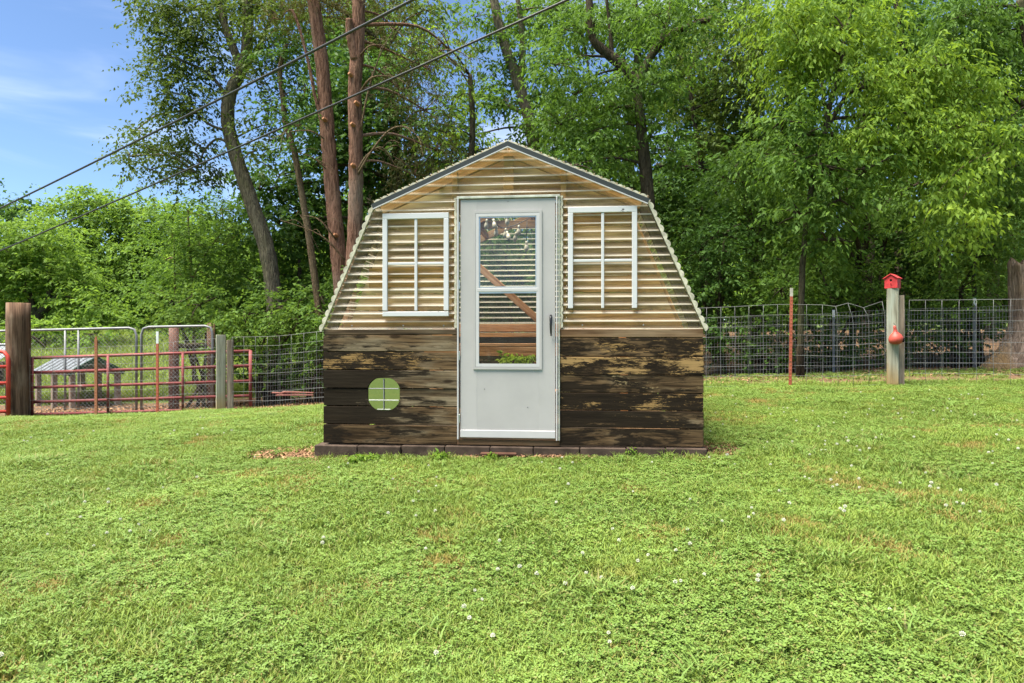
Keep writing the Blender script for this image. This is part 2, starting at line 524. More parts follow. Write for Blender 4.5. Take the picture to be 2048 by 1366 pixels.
M['bark_grey'] = m_bark('bark_grey_moss', (.075, .062, .045), (.20, .17, .115), (.135, .135, .055))
M['bark_cedar'] = m_bark('bark_cedar', (.075, .036, .024), (.35, .195, .135), (.27, .20, .155), 2.2, 11)
M['bark_dark'] = m_bark('bark_dark', (.032, .026, .018), (.095, .075, .05), (.08, .085, .04))
M['bark_pale'] = m_bark('bark_pale_stump', (.15, .105, .078), (.34, .26, .205), (.26, .165, .07), .8, 8)
M['twig'] = m_bark('dead_twig', (.09, .062, .035), (.22, .155, .095), (.18, .14, .09), 2.0)

M['leaf_olive'] = m_leaf('leaf_olive', (.048, .082, .014), (.095, .140, .026), (.115, .17, .03), .36)
M['leaf_dark'] = m_leaf('leaf_dark', (.038, .088, .016), (.070, .140, .026), (.085, .17, .03), .38)
M['leaf_mid'] = m_leaf('leaf_mid', (.060, .125, .020), (.100, .185, .030), (.130, .225, .034), .44)
M['leaf_bright'] = m_leaf('leaf_bright', (.105, .195, .024), (.165, .265, .032), (.24, .34, .038), .50)
M['leaf_far'] = m_leaf('leaf_far', (.105, .190, .030), (.165, .275, .044), (.205, .315, .046), .48)
M['leaf_shrub'] = m_leaf('leaf_shrub', (.075, .150, .022), (.120, .210, .034), (.165, .255, .042), .42)
M['leaf_cedar'] = m_leaf('leaf_cedar', (.045, .060, .016), (.090, .092, .030), (.13, .095, .034), .25)

# ------------------------------------------------------------------ ground sheet
def lawn_line(x):
    """distance of the wire fence in front of the woods"""
    return np.interp(x, [-12, -8.4, -6.2, -4.6, -3.6, 2.8, 4.15, 5.35, 7.0, 12], [11.9, 11.6, 11.45, 10.95, 10.75, 10.05, 9.88, 9.58, 9.25, 8.6])

def build_ground():
    xs = np.concatenate([-np.geomspace(500, 13, 26), np.arange(-12.5, 12.6, .3), np.geomspace(13, 500, 26)])
    ys = np.concatenate([-np.geomspace(400, 4, 20), np.arange(-3.5, 17, .3), np.geomspace(17.3, 900, 44)])
    X, Y = np.meshgrid(xs, ys)
    Z = gz(X, Y)
    V = np.stack([X, Y, Z], -1).reshape(-1, 3)
    nx, ny = len(xs), len(ys)
    i = np.arange(nx * ny).reshape(ny, nx)
    a, b, c, d = i[:-1, :-1].ravel(), i[:-1, 1:].ravel(), i[1:, 1:].ravel(), i[1:, :-1].ravel()
    F = np.concatenate([np.stack([a, b, c], 1), np.stack([a, c, d], 1)])
    # attribute: 1 = woodland floor / bare earth, 0 = grass
    t = NT('ground_cover')
    at = t.n('Attribute'); at.attribute_name = 'earth'
    p = t.pos((1, 1, 1))
    n1 = t.noise(p, 1.1, 5, .6); n2 = t.noise(p, 14, 5, .7); n3 = t.noise(p, 60, 4, .7)
    grass = t.mix(t.rng(n2, .3, .7), (.050, .085, .018), (.105, .150, .036))
    grass = t.mix(t.rng(n1, .5, .75, 0, .6), grass, (.15, .16, .045))
    grass = t.mix(t.rng(n3, .45, .75, 0, .7), grass, (.05, .05, .02))
    earth = t.mix(t.rng(n2, .3, .72), (.055, .034, .020), (.19, .115, .066))
    earth = t.mix(t.rng(n3, .5, .72, 0, .7), earth, (.24, .155, .085))
    earth = t.mix(t.rng(n1, .5, .8, 0, .5), earth, (.05, .055, .02))
    f = t.math('ADD', at.outputs['Fac'], t.math('MULTIPLY', t.math('SUBTRACT', n2, .5), .8))
    c = t.mix(t.rng(f, .35, .65), grass, earth)
    mat = t.done(t.pbr(c, .95, .1, 0, t.bump(n2, .5, .03)))
    me = np_tris('ground', V, F, mat, True)
    x, y = V[:, 0], V[:, 1]
    ll = lawn_line(x)
    e = np.clip((y - ll - .25) / .5, 0, 1)
    e *= np.where(x < -3.4, np.clip((16.4 - y) / 1.0, 0, 1), 1)         # pasture on the left
    e = np.where((x >= -3.4) & (y > 30), 0, e)
    # bare soil round the shed
    e = np.maximum(e, np.clip(1.2 - np.hypot((x + 1.75) / .5, (y - 6.05) / .35), 0, 1))
    e = np.maximum(e, np.clip(1.2 - np.hypot((x - 1.75) / .35, (y - 5.75) / .35), 0, 1))
    e = np.maximum(e, ((np.abs(x) < 1.7) & (y > 5.75) & (y < 8.9)) * 1.0)
    a_ = me.attributes.new('earth', 'FLOAT', 'POINT')
    a_.data.foreach_set('value', e.astype(np.float32))
    o = link('ground', me)
    tag(o, 'mown clover lawn running back into the woodland floor and pasture', 'ground', kind='structure')
build_ground()

# ================================================================== the shed
SA = R(-5.7)
SC = Vector((-.0295, 5.76, 0))
shed = thing('greenhouse_shed', 'small greenhouse shed of dark weathered boards and ribbed clear plastic with a white door', 'shed', SC, SA)
SD = 3.05                               # depth of the shed
HW = 1.605                              # half width
EX, EZ = 1.138, 2.045                   # eave
RZ = 2.535                              # ridge
BZ = 0.975                              # top of the boarded base

def SL(u, v, yo=0.0):
    """shed-local x, z of the point at depth yo behind the front seen at (u, v)"""
    d = Vector(((u - 1024) / FPX, 1, -(v - 683) / FPX))
    n = Vector((-math.sin(SA), math.cos(SA), 0)); ex = Vector((math.cos(SA), math.sin(SA), 0))
    q = Vector((SC.x, SC.y, CZ)) + n * yo
    t = Vector((q.x, q.y, 0)).dot(n) / d.dot(n)
    p = Vector((0, 0, CZ)) + d * t
    r = p - Vector((SC.x, SC.y, 0))
    return r.dot(ex), p.z

def half(z):
    """half width of the outline at height z (above the boarded base)"""
    if z <= EZ: return HW + (EX - HW) * (z - BZ) / (EZ - BZ)
    return EX * (RZ - z) / (RZ - EZ)

rng = random.Random(4)
# --- boarded base, front: each board its own object
def base_boards(x0, x1, zs, mats, y=-.0115):
    for i in range(len(zs) - 1):
        z1, z0 = zs[i], zs[i + 1]
        jig = rng.uniform(-.005, .005)
        box('board', ((x0 + x1) / 2 + rng.uniform(-.002, .002), y + jig, (z0 + z1) / 2), (x1 - x0, .023, z1 - z0 - .008), mats[i], shed, .003)
lm = [m_char('stained_board_a', .34, .10, .80, .10, tone=1.15), m_char('stained_board_b', .70, .62, .45, .26), m_char('stained_board_c', .70, .05, .85, .34),
      m_char('stained_board_d', .62, .24, .90, .30, tone=1.1), m_char('stained_board_e', .74, .05, .55, .30), m_char('stained_board_f', .46, .05, .35, .10, tone=.9)]
rm = [m_char('stained_board_g', .62, .66, .32, 0, tone=1.15), m_char('stained_board_h', .74, .74, .25, 0, (.42, .27, .115), tone=1.2), m_char('stained_board_i', .50, .52, .35, .08, (.48, .37, .2)),
      m_char('stained_board_j', .84, .56, .25, .1, tone=1.1), m_char('stained_board_k', .70, .28, .25, .1, tone=1.05), m_char('stained_board_l', .50, .22, .25, 0, tone=1.0)]
base_boards(-HW, -.434, [.926, .782, .626, .468, .315, .158, -.008], lm)
base_boards(.434, HW, [.903, .745, .594, .443, .298, .152, .004], rm)
box('top_rail', (-(HW + .434) / 2, -.005, .951), (HW - .434, .04, .046), M['rail_dark'], shed)
box('top_rail', ((HW + .434) / 2, -.005, .939), (HW - .434, .04, .068), M['rail'], shed)
box('door_sill', (0, .01, .018), (.866, .07, .045), M['rail'], shed)
# --- base, sides and back
for sx in (-1, 1):
    for i in range(6):
        z = .08 + i * .157
        box('side_board', (sx * (HW - .012), SD / 2 + .001, z), (.023, SD - .03, .151), rm[(i + 2) % 6] if sx > 0 else lm[i], shed, .003)
    box('side_rail', (sx * (HW - .03), SD / 2, .948), (.06, SD - .02, .05), M['rail'], shed)
for i in range(6):
    box('back_board', (0, SD - .012, .08 + i * .157), (2 * HW - .06, .023, .151), M['dark_board'], shed, .003)
box('back_rail', (0, SD - .03, .948), (2 * HW - .14, .04, .05), M['rail'], shed)
box('floor', (0, SD / 2, -.03), (2 * HW - .06, SD - .06, .04), M['soil_in'], shed, .002)

# --- ribbed sheets
PITCH = .0678
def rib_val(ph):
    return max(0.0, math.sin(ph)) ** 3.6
def add_rib(me, vals):
    a = me.attributes.new('rib', 'FLOAT', 'POINT')
    a.data.foreach_set('value', np.array(vals, dtype=np.float32))

def flat_sheet(name, zlo, zhi, xl, xr, y0, parent, amp=.0085, nx=6, mat='sheet'):
    """upright sheet with ribs running left to right; xl(z), xr(z) give its edges"""
    seg = 14
    n = int((zhi - zlo) / PITCH * seg)
    V, F, A = [], [], []
    for i in range(n + 1):
        z = zlo + (zhi - zlo) * i / n
        ph = 2 * math.pi * z / PITCH
        a, b = xl(z), xr(z)
        for k in range(nx + 1):
            V.append((a + (b - a) * k / nx, y0 - amp * math.sin(ph), z))
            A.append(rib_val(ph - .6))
    for i in range(n):
        for k in range(nx):
            q = i * (nx + 1) + k
            F.append((q, q + 1, q + nx + 2, q + nx + 1))
    me = mesh(name, V, F, M[mat], True)
    add_rib(me, A)
    return link(name, me, parent)
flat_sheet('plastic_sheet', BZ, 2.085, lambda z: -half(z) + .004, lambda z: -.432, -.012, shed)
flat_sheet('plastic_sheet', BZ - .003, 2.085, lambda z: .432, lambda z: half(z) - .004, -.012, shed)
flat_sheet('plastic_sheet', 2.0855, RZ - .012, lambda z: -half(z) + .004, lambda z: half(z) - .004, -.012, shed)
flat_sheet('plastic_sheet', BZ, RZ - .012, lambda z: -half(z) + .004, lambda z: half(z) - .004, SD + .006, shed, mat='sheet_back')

def slope_sheet(name, a, b, ya, yb, parent, amp=.009):
    """sheet on a slope from a to b (x, z), ribs running front to back"""
    a, b = Vector((a[0], a[1])), Vector((b[0], b[1]))
    d = b - a; L = d.length; t = d / L
    nrm = Vector((-t.y, t.x))
    if nrm.y < 0: nrm = -nrm
    seg = 12
    n = int(L / PITCH * seg)
    V, F, A = [], [], []
    ny = 6
    for i in range(n + 1):
        s = L * i / n
        ph = 2 * math.pi * s / PITCH
        p = a + t * s + nrm * (.016 + amp * math.sin(ph))
        for k in range(ny + 1):
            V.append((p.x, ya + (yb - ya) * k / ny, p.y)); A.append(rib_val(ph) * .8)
    for i in range(n):
        for k in range(ny):
            q = i * (ny + 1) + k
            F.append((q, q + 1, q + ny + 2, q + ny + 1))
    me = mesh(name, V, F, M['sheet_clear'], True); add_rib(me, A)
    return link(name, me, parent)

def closure(name, a, b, y0, y1, parent, amp=.010, off=.016, th=.013, phase=0.0, flip=None, pitch=PITCH):
    """wavy strip closing the front end of the ribs"""
    a, b = Vector((a[0], a[1])), Vector((b[0], b[1]))
    d = b - a; L = d.length; t = d / L
    nrm = Vector((-t.y, t.x))
    if flip is not None:
        if nrm.dot(Vector(flip)) < 0: nrm = -nrm
    elif nrm.y < 0: nrm = -nrm
    n = int(L / pitch * 10)
    V, F = [], []
    for i in range(n + 1):
        s = L * i / n
        ph = 2 * math.pi * s / pitch + phase
        wv = abs(math.sin(ph / 2)) ** .6
        o = a + t * s + nrm * (off + amp * (2 * wv - 1) + th * .5)
        q = a + t * s + nrm * (off - amp - th * .5)
        V += [(o.x, y0, o.y), (q.x, y0, q.y), (q.x, y1, q.y), (o.x, y1, o.y)]
    for i in range(n):
        for k in range(4):
            k2 = (k + 1) % 4
            F.append((i * 4 + k, i * 4 + k2, i * 4 + 4 + k2, i * 4 + 4 + k))
    F += [(0, 1, 2, 3), (n * 4 + 3, n * 4 + 2, n * 4 + 1, n * 4)]
    me = mesh(name, V, F, M['closure'])
    bm = bmesh.new(); bm.from_mesh(me); bmesh.ops.recalc_face_normals(bm, faces=bm.faces); bm.to_mesh(me); bm.free()
    return link(name, me, parent)
for sx in (-1, 1):
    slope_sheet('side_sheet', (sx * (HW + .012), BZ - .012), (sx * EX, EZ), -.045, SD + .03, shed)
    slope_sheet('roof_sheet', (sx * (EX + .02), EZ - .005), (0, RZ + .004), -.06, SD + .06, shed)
    closure('closure_strip', (sx * (HW + .012), BZ - .02), (sx * (EX + .012), EZ - .02), -.043, -.016, shed, amp=.011)
    closure('closure_strip', (sx * (EX + .01), EZ + .004), (0, RZ + .006), -.055, -.025, shed, amp=.009, off=.007, th=.008)
    # edge of the front sheets beside the door
    closure('closure_strip', (sx * .437, BZ + .01), (sx * .437, 2.085), -.03, -.004, shed, amp=.006, off=.012, th=.010, flip=(sx, 0), phase=1.2)
    # rake trim: dark angle with a bright lower lip
    d = Vector((sx * -EX, RZ - EZ)).normalized()
    nn = Vector((d.y * -sx, d.x * sx)); nn = nn if nn.y < 0 else -nn          # downwards
    a = Vector((sx * (EX + .03), EZ - .008)); b = Vector((0, RZ + .006))
    def quad2(w0, w1):
        k = 1 / abs(nn.y)
        return [tuple(a + nn * w0), (0, b.y - w0 * k), (0, b.y - w1 * k), tuple(a + nn * w1)]
    rk = prism('rake_trim', quad2(0, .040), -.072, -.058, M['rake'], shed)
    prism('lip', quad2(.040, .048), -.078, -.058, M['white_trim'], rk)

# --- frame timbers: front frame, two inside frames, back frame
fi = 0
for y in (.045, 1.0, 1.95, SD - .05):
    for sx in (-1, 1):
        bar('rafter', (sx * (EX - .03), y, EZ - .035), (sx * .005, y, RZ - .055), .085, .038, M['stud'], shed)
        bar('wall_stud', (sx * (HW - .05), y + .002, BZ), (sx * (EX - .02), y + .002, EZ - .03), .09, .036, M['stud'] if fi else M['dark_board'], shed)
    if fi in (1, 2):
        bar('collar_tie', (-.62, y + .04, 2.2), (.62, y + .04, 2.2), .085, .036, M['stud'], shed)
    fi += 1
bar('ridge_board', (0, .07, RZ - .06), (0, SD - .07, RZ - .06), .03, .12, M['stud'], shed, up=(0, 0, 1))
for sx in (-1, 1):
    box('door_stud', (sx * .462, .045, 1.62), (.045, .07, 1.4), M['studz'], shed)
    bar('purlin', (sx * .6, .07, 2.235), (sx * .6, SD - .07, 2.235), .036, .085, M['stud'], shed, up=(0, 0, 1))
    bar('purlin', (sx * (EX - .06), .07, EZ - .06), (sx * (EX - .06), SD - .07, EZ - .06), .036, .085, M['stud'], shed, up=(0, 0, 1))
# upright block below the ridge
box('gable_block', (0, .012, 2.285), (.088, .024, .31), M['studz'], shed)
# --- horizontal lining boards behind the front sheets
def lin(z):
    """half width of the lining at height z: stops short of the sloping walls"""
    if z < 1.95: return 1.415 - (z - 1.0) * .40
    return max(.02, EX * (RZ - .075 - z) / (RZ - EZ))
z = 1.0; i = 0
lr_ = random.Random(11)
while z < 2.40:
    h = lr_.choice([.135, .14, .145]); z1 = min(z + h, 2.44)
    for sx in (-1, 1):
        if z < 2.06 and z1 > 2.085: z1 = 2.085
        xi = .488 if z1 <= 2.09 else .0
        x0, x1 = lin(z), lin(z1)
        if xi > min(x0, x1): continue
        if sx < 0: mat = lr_.choice([M['pale_board'], M['pale_board'], M['grey_board']])
        else: mat = lr_.choice([M['brown_board'], M['brown_board'], M['grey_board']]) if z < 2.0 else lr_.choice([M['grey_board'], M['brown_board']])
        if z >= 2.0 and sx < 0: mat = lr_.choice([M['pale_board'], M['grey_board'], M['brown_board']])
        yy = .088 + lr_.uniform(-.003, .003)
        xi2 = xi if xi > 0 else .0015
        prism('lining_board', [(sx * xi2, z + .003), (sx * x0, z + .003), (sx * x1, z1 - .003), (sx * xi2, z1 - .003)], yy, yy + .02, mat, shed)
    z = z1; i += 1
# two golden boards behind the left sash
for zz in (1.465, 1.378):
    box('golden_board', (-.87, .072, zz), (.72, .02, .082), M['gold_board'], shed)
box('nailer', (-.95, .05, 1.013), (.98, .04, .06), M['stud'], shed)
box('nailer', (.95, .05, 1.013), (.98, .04, .06), M['stud'], shed)
# screws along the foot of the sheets
for x in (-1.35, -.9, -.55, .62, 1.12):
    box('screw', (x, -.026, 1.005), (.012, .01, .012), M['galv'], shed, .003)

# --- sashes hung on the front
def sash(x0, x1, z0, z1, xm, zm, bottom):
    y, th, w_ = -.036, .024, .048
    fr = box('window_sash', ((x0 + x1) / 2, y, z1 - w_ / 2), (x1 - x0, th, w_), M['sash'], shed, .003)
    c = Vector(((x0 + x1) / 2, y, z1 - w_ / 2))
    def sub(n, cc, s): box(n, Vector(cc) - c, s, M['sash'], fr, .003)
    zb = z0 + (w_ if bottom else 0)
    for x in (x0 + .021, x1 - .021):
        sub('stile', (x, y - .001, (zb + z1 - w_) / 2), (.042, th, z1 - w_ - zb - .001))
    if bottom: sub('bottom_rail', ((x0 + x1) / 2, y, z0 + w_ / 2 - .004), (x1 - x0, th, w_ - .008))
    sub('muntin', (xm, y + .002, (zb + z1 - w_) / 2), (.024, th - .006, z1 - w_ - zb - .002))
    for a, b in ((x0 + .042, xm - .012), (xm + .012, x1 - .042)):
        sub('cross_muntin', ((a + b) / 2, y + .003, zm), (b - a - .001, th - .008, .022))
    return fr
sash(-1.076, -.504, 1.084, 1.960, -.787, 1.533, True)
sr = sash(.501, 1.068, 1.145, 1.985, .787, 1.540, False)
sr['label'] = 'white sash whose bottom rail is missing'

# --- octagonal mirror window in the boards
ow = thing('octagonal_window', None, None)
ow.parent = shed; ow.location = (-1.072, -.002, .419)
def octa(r, k=1.085):
    """circle with its four sides cut flat"""
    out = []
    for i in range(40):
        q = 2 * math.pi * i / 40
        out.append((max(-r, min(r, r * k * math.cos(q))), max(-r, min(r, r * k * math.sin(q)))))
    return out
# the opening is cut through the boards it crosses
cutter = prism('cutter', octa(.141), -.2, .2, M['rail_dark'], shed)
cutter.location = (-1.072, 0, .419)
crossed = [o for o in shed.children if o.name.startswith('board') and o.location.x < 0 and abs(o.location.z - .419) < .22]
for o in crossed:
    md = o.modifiers.new('cut', 'BOOLEAN'); md.operation = 'DIFFERENCE'; md.object = cutter; md.solver = 'EXACT'
bpy.context.view_layer.update()
dg = bpy.context.evaluated_depsgraph_get()
for o in crossed:
    me = bpy.data.meshes.new_from_object(o.evaluated_get(dg)); o.modifiers.clear(); o.data = me
bpy.data.objects.remove(cutter)
prism('backing', octa(.147), -.0015, .012, M['rail_dark'], ow)
prism('mirror_pane', octa(.137), -.0095, -.0065, M['mirror'], ow)
for nm, c, s_, m_ in (('muntin', (.0, -.0180, 0), (.008, .005, .262), 'galv'), ('muntin', (0, -.0185, .047), (.262, .0065, .008), 'galv'), ('muntin', (0, -.0185, -.052), (.262, .0065, .010), 'jamb'), ('muntin', (0, -.0145, -.131), (.118, .006, .008), 'jamb')):
    box(nm, c, s_, M[m_], ow, .002)

# --- door
door = thing('door', None, None)
door.parent = shed; door.location = (0, 0, 0)
def ring(name, x0, x1, z0, z1, w_, y0, y1, mat, parent, wb=None):
    """mitred rectangular frame"""
    wb = w_ if wb is None else wb
    prism(name, [(x0, z1), (x1, z1), (x1 - w_, z1 - w_), (x0 + w_, z1 - w_)], y0, y1, mat, parent)
    prism(name, [(x0, z0), (x0 + w_, z0 + wb), (x1 - w_, z0 + wb), (x1, z0)], y0, y1, mat, parent)
    prism(name, [(x0, z0), (x0, z1), (x0 + w_, z1 - w_), (x0 + w_, z0 + wb)], y0, y1, mat, parent)
    prism(name, [(x1, z0), (x1 - w_, z0 + wb), (x1 - w_, z1 - w_), (x1, z1)], y0, y1, mat, parent)
DX0, DX1, DZ0, DZ1 = -.405, .396, .060, 2.066
GX0, GX1, GZ0, GZ1 = -.262, .255, .672, 1.936
yd0, yd1 = -.036, -.006
box('stile', ((DX0 + GX0) / 2, (yd0 + yd1) / 2, (DZ0 + DZ1) / 2), (GX0 - DX0, yd1 - yd0, DZ1 - DZ0), M['white_door'], door, .003)
box('stile', ((DX1 + GX1) / 2, (yd0 + yd1) / 2, (DZ0 + DZ1) / 2), (DX1 - GX1, yd1 - yd0, DZ1 - DZ0), M['white_door'], door, .003)
box('top_panel', ((GX0 + GX1) / 2, (yd0 + yd1) / 2 + .0004, (GZ1 + DZ1) / 2), (GX1 - GX0 + .004, yd1 - yd0, DZ1 - GZ1 - .001), M['white_door'], door, .0)
box('kick_panel', ((GX0 + GX1) / 2, (yd0 + yd1) / 2 + .0004, (GZ0 + DZ0) / 2), (GX1 - GX0 + .004, yd1 - yd0, GZ0 - DZ0 - .001), M['white_door'], door, .0)
ring('window_moulding', -.294, .284, .636, 1.968, .020, -.046, -.0365, M['white_door'], door)
ring('window_trim', -.272, .264, .658, 1.946, .026, -.045, -.0365, M['white_trim'], door)
ring('pane_frame', -.246, .240, 1.322, 1.920, .010, -.036, -.028, M['alu'], door)
ring('screen_frame', -.258, .252, .668, 1.288, .014, -.038, -.029, M['alu'], door)
box('meeting_rail', (-.004, -.040, 1.304), (.520, .012, .030), M['white_trim'], door, .003)
box('glass_pane', (-.004, -.030, 1.62), (.50, .004, .615), M['glass'], door, 0)
box('screen_pane', (-.004, -.029, .975), (.50, .003, .625), M['screen'], door, 0)
box('bottom_sweep', ((DX0 + DX1) / 2, -.041, .094), (DX1 - DX0, .008, .062), M['white_trim'], door, .003)
hd = link('handle', tubes_mesh('handle', [([(.358, -.052, 1.090), (.359, -.074, 1.065), (.360, -.078, 1.0), (.361, -.072, .945), (.362, -.052, .918)], [.007, .011, .010, .008, .006])], M['black']), door)
box('latch_plate', (.3585, -.0415, 1.07), (.016, .012, .05), M['black'], door, .003)
for zz in (1.84, 1.35, .75, .22):
    box('hinge', (-.4135, -.040, zz), (.010, .014, .075), M['alu'], door, .002)
for px_, pz_ in ((.0, 2.045), (.165, .32), (-.2, .47)):
    box('screw_head', (px_, -.0365, pz_), (.006, .004, .006), M['black'], door, .001)
# jambs round the door
box('door_jamb', (-.424, -.026, 1.06), (.013, .05, 2.03), M['white_trim'], shed, .002)
box('door_jamb', (.408, -.026, 1.06), (.012, .05, 2.03), M['white_trim'], shed, .002)
box('door_jamb', (.4265, -.020, 1.06), (.013, .04, 2.03), M['jamb'], shed, .002)
box('door_head', (0, -.024, 2.083), (.87, .05, .020), M['jamb'], shed, .002)

# --- inside, seen through the door
a = SL(950, 527, 2.7); b = SL(1090, 652, 2.7)
bar('diagonal_brace', (a[0], 2.7, a[1]), (b[0], 2.7, b[1]), .085, .038, M['bench'], shed)
wb_ = thing('workbench', 'rough orange wooden workbench inside the shed behind the door glass', 'bench', SC + Matrix.Rotation(SA, 3, 'Z') @ Vector((0, 2.3, .0)), SA)
zt = SL(1015, 690, 2.1)[1]
box('bench_top', (0, 0, zt), (2.4, .5, .035), M['bench'], wb_)
box('apron', (0, -.235, zt - .075), (2.4, .03, .105), M['bench'], wb_)
zt2 = SL(1015, 655, 2.3)[1]
box('back_rail', (0, .2, zt2), (2.4, .035, .09), M['bench'], wb_)
box('back_rail', (0, .2, zt2 - .085), (2.4, .034, .05), M['stud'], wb_)
for x in (-1.1, .12, 1.1):
    box('leg', (x, -.2, zt / 2 - .05), (.085, .04, zt - .1), M['bench'], wb_)
    box('leg', (x, .17, zt / 2 + .05), (.085, .03, zt + .1), M['bench'], wb_)

# string of bulbs under the rafters
sl = thing('string_lights', 'string of frosted glass bulbs hanging inside above the door window', 'lights', SC, SA)
pts = []
for (u, v) in ((900, 425), (968, 436), (985, 442), (1003, 455), (1025, 452), (1040, 446), (1052, 440), (1075, 428), (1130, 410)):
    x, z_ = SL(u, v, .9); pts.append((x, .9, z_))
tube('cable', smooth_path(pts, 5), .004, M['black'], sl, 5)
def bulb(u, v, tilt):
    x, z_ = SL(u, v, .9)
    prof = [(0, .0), (.012, .002), (.012, .028), (.010, .03), (.018, .045), (.023, .065), (.021, .085), (.010, .100), (0, .104)]
    V, F = [], []
    n = 8
    for r, h in prof:
        for k in range(n):
            q = 2 * math.pi * k / n; V.append((r * math.cos(q), r * math.sin(q), -h))
    for i in range(len(prof) - 1):
        for k in range(n):
            F.append((i * n + k, i * n + (k + 1) % n, (i + 1) * n + (k + 1) % n, (i + 1) * n + k))
    return link('bulb', mesh('bulb', V, F, M['bulb'], True), sl, (x, .9, z_), (tilt, tilt * .6, 0))
for u, v, t_ in ((974, 438, .2), (987, 438, -.3), (993, 452, .1), (1012, 456, .2), (1014, 463, -.5), (1038, 450, .1), (1033, 464, .4), (1053, 482, 0), (1016, 430, .2)):
    bulb(u, v, t_)
tube('cable_drop', [(SL(1054, 440, .9)[0], .9, SL(1054, 440, .9)[1]), (SL(1053, 484, .9)[0], .9, SL(1053, 484, .9)[1])], .004, M['black'], sl, 5)

# plinth of concrete pavers
pv = thing('paver_footing', 'row of brown concrete pavers under the front of the shed', 'pavers', SC, SA)
xs_ = [-1.672, -1.29, -.91, -.535, -.15, .215, .60, .98, 1.30, 1.63]
for i in range(len(xs_) - 1):
    zt_ = -.020 + .024 * (xs_[i] + 1.67) / 3.3 + rng.uniform(-.004, .004)
    box('paver', ((xs_[i] + xs_[i + 1]) / 2, .04 + rng.uniform(-.012, .006), zt_ - .06), (xs_[i + 1] - xs_[i] - .006, .20, .115), M['paver'], pv, .006, (0, rng.uniform(-.006, .006), rng.uniform(-.02, .02)))
# broken brick lying in front of the sill
bb = box('wood_slat', tuple(SC + Matrix.Rotation(SA, 3, 'Z') @ Vector((-.07, -.12, -.06))), (.30, .05, .022), m_plain('slat_brown', (.10, .05, .034), .9, .1, 0, .3, 12, .004), None, .006, (0, 0, SA + .02))
tag(bb, 'thin reddish-brown slat lying in the mulch below the door sill', 'slat')

# ================================================================== fences, posts, gates
def on_line(u):
    """point of the front fence line seen at column u"""
    k = (u - 1024) / FPX
    y = 10.5
    for _ in range(12): y = float(lawn_line(k * y))
    return k * y, y

wire_cache = {}
def wire_piece(parent, a, b, r, mat, name='wire'):
    """one straight wire sharing a unit mesh"""
    key = (r, mat.name)
    if key not in wire_cache:
        v, f = tube_geo([(0, 0, 0), (0, 0, 1)], r, 6)
        wire_cache[key] = mesh('wire', v, f, mat, True)
    a, b = Vector(a), Vector(b)
    o = link(name, wire_cache[key], parent)
    d = b - a
    m = d.to_track_quat('Z', 'Y').to_matrix().to_4x4()
    m = m @ Matrix.Diagonal((1, 1, d.length, 1))
    m.translation = a
    o.matrix_local = m
    return o

def panel_fence(u0, u1, label, rows, cols, bent=None, group='welded wire fence panels'):
    x0, y0 = on_line(u0); x1, y1 = on_line(u1)
    base = Vector((x0, y0, G(x0, y0)))
    t = thing('wire_fence', label, 'fence', base, 0, group)
    L = math.hypot(x1 - x0, y1 - y0)
    n = max(2, int(round(L / cols)))
    H = .0
    pts = []
    for i in range(n + 1):
        f = i / n
        u = u0 + (u1 - u0) * f
        # keep true to the curved line of posts
        x = x0 + (x1 - x0) * f; y = float(lawn_line(x)) if True else 0
        pts.append(Vector((x, y, G(x, y) + .02)) - base)
    zs = [0.0]
    for h in rows: zs.append(zs[-1] + h)
    rr = random.Random(int(u0))
    def node(i, j):
        p = pts[i] + Vector((0, 0, zs[j]))
        uu = u0 + (u1 - u0) * i / n
        p = p + Vector((.003 * math.sin(i * 1.7 + j), .006 * math.sin(i * .9), .004 * math.sin(i * .55 + j * .3)))
        if bent:
            p = p + Vector(bent(uu, j, len(zs) - 1))
        return p
    for j in range(len(zs)):
        path = [node(i, j) for i in range(n + 1)]
        w_ = tube('wire', path, (.0028 if j in (0, len(zs) - 1) else .0023), M['wire'], t, 5)
    for i in range(n + 1):
        path = [node(i, j) for j in range(len(zs))]
        tube('wire', path, .0024, M['wire'], t, 5)
    return t

ROWS = [.146] * 8
panel_fence(60, 432, 'open wire fence panel between the thick corner post and the grey post pair', ROWS, .203)
panel_fence(464, 760, 'open wire fence panel from the left grey post pair to behind the shed', ROWS, .203)
def bent(u, j, top):
    if u < 1668 or u > 1790: return (0, 0, 0)
    s = math.sin((u - 1668) / 122 * math.pi)
    if j == top: return (-.085 * s, 0, -.02 * s + (.035 if int((u - 1668) / 27) % 2 else -.05) * s)
    if j == top - 1: return (-.02 * s, 0, -.03 * s)
    if j in (3, 5): return (0, 0, -.035 * s)
    return (0, 0, 0)
panel_fence(1330, 1770, 'open wire fence panel with a crumpled top edge right of the shed', ROWS, .203, bent)
panel_fence(1818, 2260, 'open wire fence panel at the far right beyond the birdhouse post', ROWS, .203)

